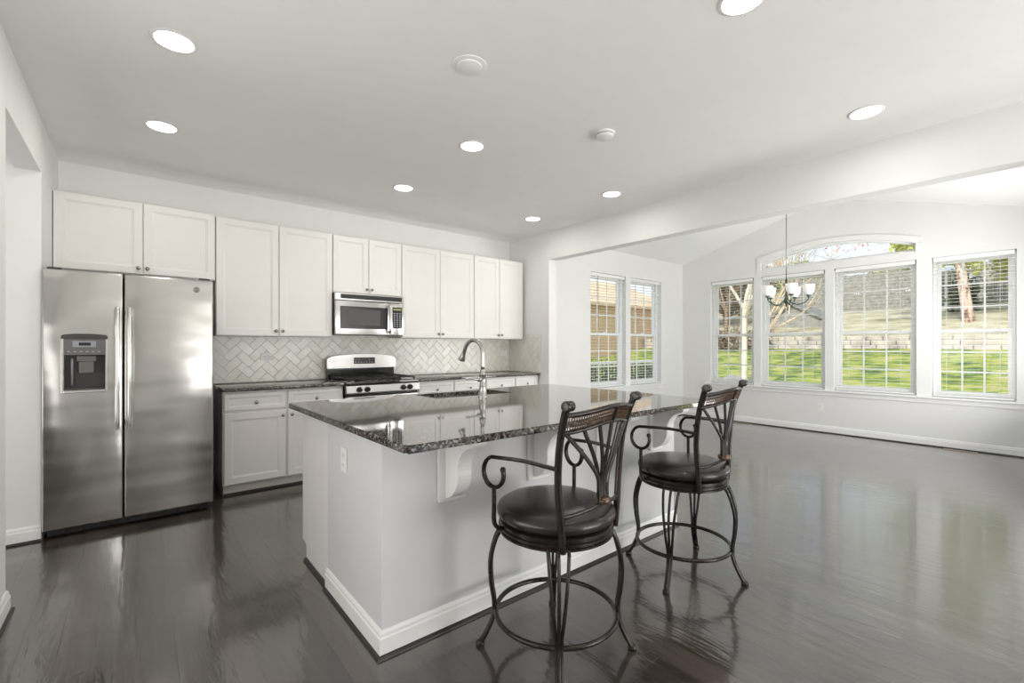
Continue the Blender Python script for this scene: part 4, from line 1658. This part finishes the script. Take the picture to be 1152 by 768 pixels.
    lathe(bm, [(0.024, -0.004), (0.031, 0.0), (0.031, 0.006), (0.026, 0.010)], (base.x - 0.006, base.y, base.z + 0.018), 18)
    cl = obj('collar', bm, 'stool_copper', t, 50); cl.rotation_euler = (0, 0, face)
    for k in range(7):
        s = (k - 3) / 3
        u = 0.5 + s * 0.47
        fi = u * (len(lo_r) - 1)
        i0 = min(int(fi), len(lo_r) - 2)
        topp = lo_r[i0].lerp(lo_r[i0 + 1], fi - i0)
        b0 = Vector((base.x - 0.006 + s * 0.026, base.y + (0.006 if k % 2 else -0.004), base.z + 0.010))
        b1 = Vector((base.x - 0.006 + s * 0.032, base.y + (0.004 if k % 2 else -0.004), base.z + 0.10))
        m_ = b1.lerp(topp, 0.42) + Vector((-s * 0.012, -0.004, 0))
        bm = BM()
        tube(bm, smooth_path([b0, b1, m_, topp], 5), 0.0105, 8, flat=0.55, up=(1, 0, 0))
        sl = obj('back_spindle', bm, 'stool_metal', t, 60); sl.rotation_euler = (0, 0, face)
    # arms
    for s in (-1, 1):
        a = R(90 - s * (71 if s > 0 else 63))
        fx, fy = 0.248 * math.cos(a), 0.248 * math.sin(a)
        pz = at_z(s, 0.822)
        fr = Vector((fx + s * 0.022, fy + 0.010, 0.752))      # scroll centre
        d = Vector((fr.x - pz.x, fr.y - pz.y, 0)); dl = d.length; d.normalize()
        bm = BM()
        pts = [pz, pz.lerp(Vector((fr.x, fr.y, 0.826)), 0.5) + Vector((0, 0, 0.006))]
        rr = 0.058
        for k in range(13):
            th = R(100 - k * 25)
            q = rr * (1 - 0.012 * k)
            pts.append(Vector((fr.x, fr.y, fr.z + 0.0)) + d * (q * math.cos(th)) + Vector((0, 0, q * 1.1 * math.sin(th) + 0.008)))
        tube(bm, smooth_path(pts, 3), 0.0118, 8, up=(d.y, -d.x, 0), flat=0.7)
        ball(bm, pts[-1], 0.012, 2)
        ar = obj('armrest', bm, 'stool_metal', t, 60); ar.rotation_euler = (0, 0, face)
        bm = BM()
        bot = Vector((fr.x, fr.y, fr.z + 0.008 - 0.061))
        tube(bm, smooth_path([bot, (fr.x, fr.y, 0.63), (fr.x, fr.y, 0.565), (fx + s * 0.012, fy, 0.540), (0.232 * math.cos(a), 0.232 * math.sin(a), 0.528)], 5), 0.0092, 8)
        ap = obj('arm_support', bm, 'stool_metal', t, 60); ap.rotation_euler = (0, 0, face)
    return t


s1 = make_stool((1.37, 1.385, 0), R(7), R(48), 'bar stool')
s1['label'] = 'dark metal bar stool with copper weave, closer to the island\'s front corner'
s2 = s1.copy(); COL.objects.link(s2)
s2.location = (2.417, 1.415, 0)
s2['label'] = 'dark metal bar stool at the far end of the island, backrest before the window wall'
for c in [q for q in COL.objects if q.parent is s1 or q.parent == s1]:
    k = c.copy(); COL.objects.link(k); k.parent = s2
    if c.name.startswith('leg'):
        k.rotation_euler.z += R(-32)
    elif not (c.name.startswith('foot_ring') or c.name.startswith('seat_rim')):
        k.rotation_euler.z += R(-3)
    for g in [q for q in COL.objects if q.parent == c]:
        h = g.copy(); COL.objects.link(h); h.parent = k

# ------------------------------------------------------------------ the yard
def ground_z(x, y):
    if x < 9: z = -0.30
    elif x < 20.2: z = -0.30 + (x - 9) / 11.2 * 1.50
    else: z = 1.20
    return z + 0.04 * noise.noise(Vector((x * 0.4, y * 0.4, 0)))


bm = BM()
nx, ny = 46, 60
V = [[None] * (ny + 1) for _ in range(nx + 1)]
for i in range(nx + 1):
    for j in range(ny + 1):
        x = 7.97 + (19.98 - 7.97) * i / nx
        y = -14 + 44 * j / ny
        V[i][j] = bm.verts.new((x, y, ground_z(x, y)))
for i in range(nx):
    for j in range(ny):
        bm.faces.new((V[i][j], V[i + 1][j], V[i + 1][j + 1], V[i][j + 1]))
tag(obj('lawn', bm, 'lawn', None, True), 'sunlit yellow-green lawn rising behind the windows', 'lawn', kind='stuff')
bm = BM()
nx, ny = 30, 40
V = [[None] * (ny + 1) for _ in range(nx + 1)]
for i in range(nx + 1):
    for j in range(ny + 1):
        x = 20.35 + 40 * i / nx
        y = -20 + 80 * j / ny
        z = 1.55 + max(0, x - 20.4) * 0.16 + 0.15 * noise.noise(Vector((x * 0.3, y * 0.3, 3)))
        V[i][j] = bm.verts.new((x, y, z))
for i in range(nx):
    for j in range(ny):
        bm.faces.new((V[i][j], V[i + 1][j], V[i + 1][j + 1], V[i][j + 1]))
tag(obj('garden_slope', bm, 'mulch', None, True), 'pale straw-covered slope above the stone retaining wall', 'slope', kind='stuff')


def slope_z(x):
    return 1.55 + max(0, x - 20.4) * 0.16


# ground around the house (behind, beside)
bm = BM()
box(bm, -30, 7.96, 5.3, 60, -0.6, -0.35)
tag(obj('side_yard', bm, 'lawn'), 'grassy side yard beyond the side windows', 'lawn', kind='stuff')
bm = BM()
box(bm, -30, 7.9, -30, YR - 0.17, -0.6, -0.35)
tag(obj('rear_yard', bm, 'paving_stone'), 'pale ground on the open side of the house', 'ground', kind='stuff')

# stone retaining wall
random.seed(11)
bm = BM()
for row in range(3):
    y = -14.0 + random.random() * 0.3
    z0 = 1.12 + row * 0.17
    while y < 28:
        L_ = random.uniform(0.35, 0.75)
        d = random.uniform(-0.03, 0.03)
        box(bm, 20.05 + d + row * 0.03, 20.38, y + 0.008, y + L_ - 0.008, z0 + 0.006, z0 + 0.164, 0.02, 1)
        y += L_
tag(obj('retaining_wall', bm, 'stone'), 'low wall of pale stone blocks along the top of the lawn', 'wall')

# trees
def branch(bm, p, d, L_, r_, depth, spread=0.6, seg=5, ends=None, up=0.15, kids=3):
    n = 4
    pts, rs = [p.copy()], [r_]
    q = p.copy(); dd = d.copy()
    for k in range(n):
        dd = (dd + Vector((random.uniform(-1, 1), random.uniform(-1, 1), random.uniform(-0.6, 1))) * 0.13 + Vector((0, 0, up * 0.2))).normalized()
        q = q + dd * (L_ / n)
        pts.append(q.copy()); rs.append(r_ * (1 - 0.5 * (k + 1) / n))
    tube(bm, pts, rs, seg if depth > 1 else 3)
    if ends is not None and depth <= 2:
        ends.extend(pts[1:])
    if depth <= 0:
        return
    for k in range(kids):
        i = random.choice((2, 3, 4)) if k else 4
        nd = (dd + Vector((random.uniform(-1, 1), random.uniform(-1, 1), random.uniform(-0.5, 1))) * spread).normalized()
        branch(bm, pts[i], nd, L_ * random.uniform(0.62, 0.82), rs[i] * 0.72, depth - 1, spread, seg, ends, up, kids)


def leaves(bm, ends, n, size, spread):
    for _ in range(n):
        c = random.choice(ends) + Vector([random.gauss(0, spread) for _ in range(3)])
        a = Vector([random.gauss(0, 1) for _ in range(3)]).normalized()
        b = a.orthogonal().normalized()
        c2 = a.cross(b)
        s = size * random.uniform(0.6, 1.3)
        v = [bm.verts.new(c + b * s), bm.verts.new(c + c2 * s * 0.6), bm.verts.new(c - b * s), bm.verts.new(c - c2 * s * 0.6)]
        bm.faces.new(v)


def bare_tree(name, x, y, z, h, r_, mat, label, seed, depth=4, fork=0.35, spread=0.55, buds=0, kids=3, lean=(0, 0), nfork=4, bias=(0, 0)):
    random.seed(seed)
    t = thing(name, label, 'tree', (x, y, z))
    bm = BM()
    pts = smooth_path([(0, 0, -0.15), (lean[0] * 0.4, lean[1] * 0.4, h * fork * 0.5), (lean[0], lean[1], h * fork)], 4)
    tube(bm, pts, [r_ * (1 - 0.3 * k / (len(pts) - 1)) for k in range(len(pts))], 10)
    obj('trunk', bm, mat, t, True)
    bm = BM(); ends = []
    for k in range(nfork):
        a = 2 * PI * k / nfork + random.random()
        d = Vector((math.cos(a) * 0.5 + bias[0], math.sin(a) * 0.5 + bias[1], 1.0)).normalized()
        s = Vector(pts[-1]) if k else Vector(pts[-1])
        if k > 1: s = Vector(pts[-2])
        branch(bm, s, d, h * 0.30, r_ * 0.6, depth, spread, 5, ends, 0.2, kids)
    obj('branches', bm, mat, t)
    if buds:
        bm = BM(); leaves(bm, ends, buds, 0.035, 0.05)
        obj('buds', bm, 'bud_red', t)
    return t


bare_tree('birch_tree', 13.1, 5.80, 0.25, 6.0, 0.085, 'bark_birch', 'pale birch tree standing in the lawn outside the corner window', 3, 4, 0.34, 0.62)
bare_tree('maple_tree', 12.65, 5.10, 0.19, 5.2, 0.07, 'bark_tan', 'bare tree with red buds reaching across the middle windows', 5, 5, 0.30, 0.60, buds=700, bias=(0.9, -0.75))
yz = [(22.0, 10.6), (25.5, 11.2), (28, 13.6), (23.6, 12.4), (31.5, 14.3), (30.0, 11.4), (34.0, 12.0)]
for i, (x, y) in enumerate(yz):
    bare_tree('bare_tree', x, y, slope_z(x), 5.6, 0.10, ['bark_brown', 'bark_tan'][i % 2],
              ['dark bare tree', 'tan bare tree'][i % 2] + ' in the woods behind the birch', 20 + i, 4, 0.2, 0.6)['group'] = 'bare trees behind the birch'
yz2 = [(6.6, 16.0), (9.0, 19.0), (12.5, 17.0)]
for i, (x, y) in enumerate(yz2):
    bare_tree('bare_tree', x, y, -0.35, 8.0, 0.15, 'bark_brown', ['bare tree behind the tan house seen past the deck railing', 'bare tree rising beyond the neighbouring house ridge', 'bare tree at the yard corner between side and main windows'][i], 40 + i, 4, 0.25, 0.6)


def pine(x, y, z, h, r_, lean, label, seed):
    random.seed(seed)
    t = thing('pine_tree', label, 'tree', (x, y, z))
    bm = BM()
    pts = smooth_path([(0, 0, -0.2), (lean[0] * 0.3, lean[1] * 0.3, h * 0.3), (lean[0], lean[1], h)], 5)
    tube(bm, pts, [r_ * (1 - 0.6 * k / (len(pts) - 1)) for k in range(len(pts))], 12)
    obj('trunk', bm, 'bark_pine', t, True)
    bm = BM(); ends = []
    for k in range(26):
        u = 0.30 + 0.7 * k / 26
        p = Vector((lean[0] * u, lean[1] * u, h * u))
        a = k * 2.4
        branch(bm, p, Vector((math.cos(a), math.sin(a), 0.1)).normalized(), 1.5 * (1.3 - u), 0.035, 1, 0.5, 4, ends, -0.1, 3)
    obj('branches', bm, 'bark_brown', t)
    bm = BM(); leaves(bm, ends, 2600, 0.13, 0.16)
    obj('foliage', bm, 'leaf_yellow', t)


pine(24.0, 2.42, 1.90, 8.0, 0.20, (-0.1, 0.95), 'leaning pine with a thick flaky trunk in the last window', 51)


def crown_tree(x, y, z, h, w, mat, label, seed, conical=False, count=3200):
    random.seed(seed)
    t = thing('evergreen_tree' if conical else 'leafy_tree', label, 'tree', (x, y, z))
    bm = BM()
    tube(bm, [(0, 0, -0.1), (0, 0, h * 0.5)], [0.12, 0.05], 8)
    obj('trunk', bm, 'bark_brown', t, True)
    bm = BM()
    ends = []
    for _ in range(260):
        u = random.random()
        rad = w * ((1 - u) if conical else math.sqrt(max(0.02, 1 - (2 * u - 1) ** 2))) * random.uniform(0.5, 1)
        a = random.uniform(0, 2 * PI)
        ends.append(Vector((rad * math.cos(a), rad * math.sin(a), h * (0.08 if conical else 0.3) + u * h * (0.92 if conical else 0.7))))
    leaves(bm, ends, count, 0.17, 0.16 if conical else 0.22)
    obj('foliage', bm, mat, t)


crown_tree(27, 0.9, 2.6, 4.6, 1.3, 'leaf_yellow', 'yellow-green shrub tree at the frame side of the last window', 61, False, 1300)
crown_tree(35, 1.6, 3.9, 6.5, 2.6, 'leaf_green', 'green tree behind the pine trunk', 62, False, 1500)
crown_tree(28.0, 3.05, 2.75, 1.3, 0.35, 'leaf_dark', 'dark conical evergreen beside the white gazebo', 63, True, 900)
crown_tree(40, 13.5, 4.7, 2.7, 2.6, 'leaf_green', 'low green tree beyond the dark shed roof', 65)
crown_tree(40, 6.6, 4.7, 2.8, 2.4, 'leaf_yellow', 'yellowish tree rising behind the grey fence', 66)
crown_tree(38, -2.5, 4.3, 7.0, 3.0, 'leaf_green', 'broad green tree beyond the yellow shrub tree', 67)
crown_tree(34, 16.5, 3.7, 4.2, 3.0, 'bark_tan', 'brown leafless thicket behind the birch', 68)
crown_tree(26, 12.4, 2.4, 3.4, 2.2, 'bark_brown', 'dense brown brush close behind the birch trunk', 69)

# stockade fence on the slope
t = thing('board_fence', 'grey board fence on the slope behind the lawn', 'fence', (0, 0, 0))
random.seed(70)
bm = BM()
y = -6.0
while y < 11:
    h = 2.0 + random.uniform(-0.04, 0.04)
    box(bm, 31.0, 31.03, y, y + 0.135, 3.25, 3.25 + h)
    y += 0.15
obj('fence_board', bm, 'fence_wood', t)['kind'] = 'stuff'
bm = BM()
for z in (3.5, 4.9):
    box(bm, 31.031, 31.08, -6, 11, z, z + 0.09)
obj('fence_rail', bm, 'fence_wood', t)

# low shed behind the retaining wall
t = thing('garden_shed', 'low shed with a dark grey shingle roof seen behind the chandelier', 'shed', (24.0, 8.4, 2.0))
bm = BM()
prism(bm, [(-1.3, 0), (1.3, 0), (1.3, 0.45), (0, 1.15), (-1.3, 0.45)], 'X', 0, 2.2)
obj('shed_wall', bm, 'fence_wood', t)
bm = BM()
prism(bm, [(-1.7, 0.20), (-1.3, 0.46), (0, 1.17), (1.3, 0.46), (1.7, 0.20), (1.7, 0.30), (0, 1.27), (-1.7, 0.30)], 'X', -0.2, 2.4)
obj('roof', bm, 'roof_shingle', t)

# gazebo
t = thing('garden_gazebo', 'white-roofed gazebo with slim posts seen past the window blind', 'gazebo', (30.0, 3.75, 3.1))
bm = BM()
lathe(bm, [(1.05, 1.62), (1.03, 1.68), (0.05, 2.0)], (0, 0, 0), 6)
obj('roof', bm, 'house_trim', t)
for k in range(6):
    a = k * PI / 3
    bm = BM(); box(bm, 0.9 * math.cos(a) - 0.05, 0.9 * math.cos(a) + 0.05, 0.9 * math.sin(a) - 0.05, 0.9 * math.sin(a) + 0.05, -0.2, 1.63)
    obj('post', bm, 'house_trim', t)
bm = BM(); lathe(bm, [(1.05, -0.3), (1.05, 0.0)], (0, 0, 0), 6); obj('platform', bm, 'paving_stone', t)

# boulders at the lawn edge
random.seed(80)
for i, (x, y, s) in enumerate([(12.75, 5.95, 0.26), (11.9, 4.9, 0.18)]):
    bm = BM()
    ball(bm, (0, 0, 0), 1, 3, (s * 1.3, s, s * 0.7))
    for v in bm.verts:
        v.co *= 1 + 0.22 * noise.noise(v.co * 3.5 + Vector((i * 5, 0, 0)))
    tag(obj('boulder', bm, 'boulder', None, True, loc=(x, y, ground_z(x, y) + s * 0.35)), ['grey boulder at the foot of the birch, by the corner window', 'smaller grey boulder at the lawn edge below the chandelier window'][i], 'boulder')

# tan house, side yard (back windows) + deck railing
t = thing('neighbor_house', 'tan house with horizontal siding filling the side windows', 'house', (14.5, 14.0, 0.1))
bm = BM()
n = 19
for k in range(n):
    z = k * 0.165
    prism(bm, [(0.0, z), (-0.035, z + 0.004), (-0.008, z + 0.165), (0.0, z + 0.165)], 'X', -8.0, 7.5)
box(bm, -8, 7.5, 0.001, 6, 0, n * 0.165)
obj('house_wall', bm, 'siding', t)
bm = BM()
prism(bm, [(-0.5, 3.00), (-0.5, 3.13), (3.0, 4.8), (6.5, 3.13), (6.5, 3.00), (3.0, 4.65)], 'X', -8.4, 7.9)
obj('roof', bm, 'siding', t)
t = thing('deck_railing', 'dark deck railing with thin balusters below the side windows', 'railing', (4.6, 6.6, -0.35))
bm = BM()
box(bm, 0, 6.0, -0.03, 0.03, 1.22, 1.27); box(bm, 0, 6.0, -0.02, 0.02, 0.40, 0.44)
obj('rail', bm, 'house_trim', t)
bm = BM()
for k in range(50):
    x = 0.05 + k * 0.119
    box(bm, x - 0.009, x + 0.009, -0.009, 0.009, 0.44, 1.22)
obj('balusters', bm, 'railing_dark', t)
for x in (0.0, 2.0, 4.0, 6.0):
    bm = BM(); box(bm, x - 0.045, x + 0.045, -0.045, 0.045, 0.0, 1.33); obj('post', bm, 'house_trim', t)
bm = BM()
box(bm, 4.5, 10.6, YM + 0.75, 6.5, -0.5, -0.05)
tag(obj('deck', bm, 'deck_wood'), 'wooden deck outside the side windows', 'deck')
# shrubs beneath the railing
random.seed(90)
for i in range(5):
    x = 5.8 + i * 1.25
    bm = BM()
    ends = [Vector((random.gauss(0, 0.35), random.gauss(0, 0.25), random.uniform(0.2, 1.05))) for _ in range(60)]
    leaves(bm, ends, 700, 0.06, 0.10)
    tag(obj('garden_shrub', bm, 'leaf_dark', None, loc=(x + 1.2, 8.2, -0.35)), 'dark leafy shrub in the row between the deck railing and the tan house', 'shrub', group='shrubs behind the deck railing')

random.seed(95)  # brown shrubs added to stand in for house shadow at the wall foot
for i in range(4):
    bm = BM()
    ends = [Vector((random.gauss(0, 0.22), random.gauss(0, 0.40), random.uniform(0.1, 0.75))) for _ in range(60)]
    leaves(bm, ends, 900, 0.06, 0.08)
    tag(obj('garden_shrub', bm, 'bark_brown', None, loc=(19.3, 8.3 + i * 1.15, ground_z(19.3, 9.0))), 'brown low shrub added in place of house shadow at the foot of the stone wall behind the birch', 'shrub', group='shrubs along the stone wall')
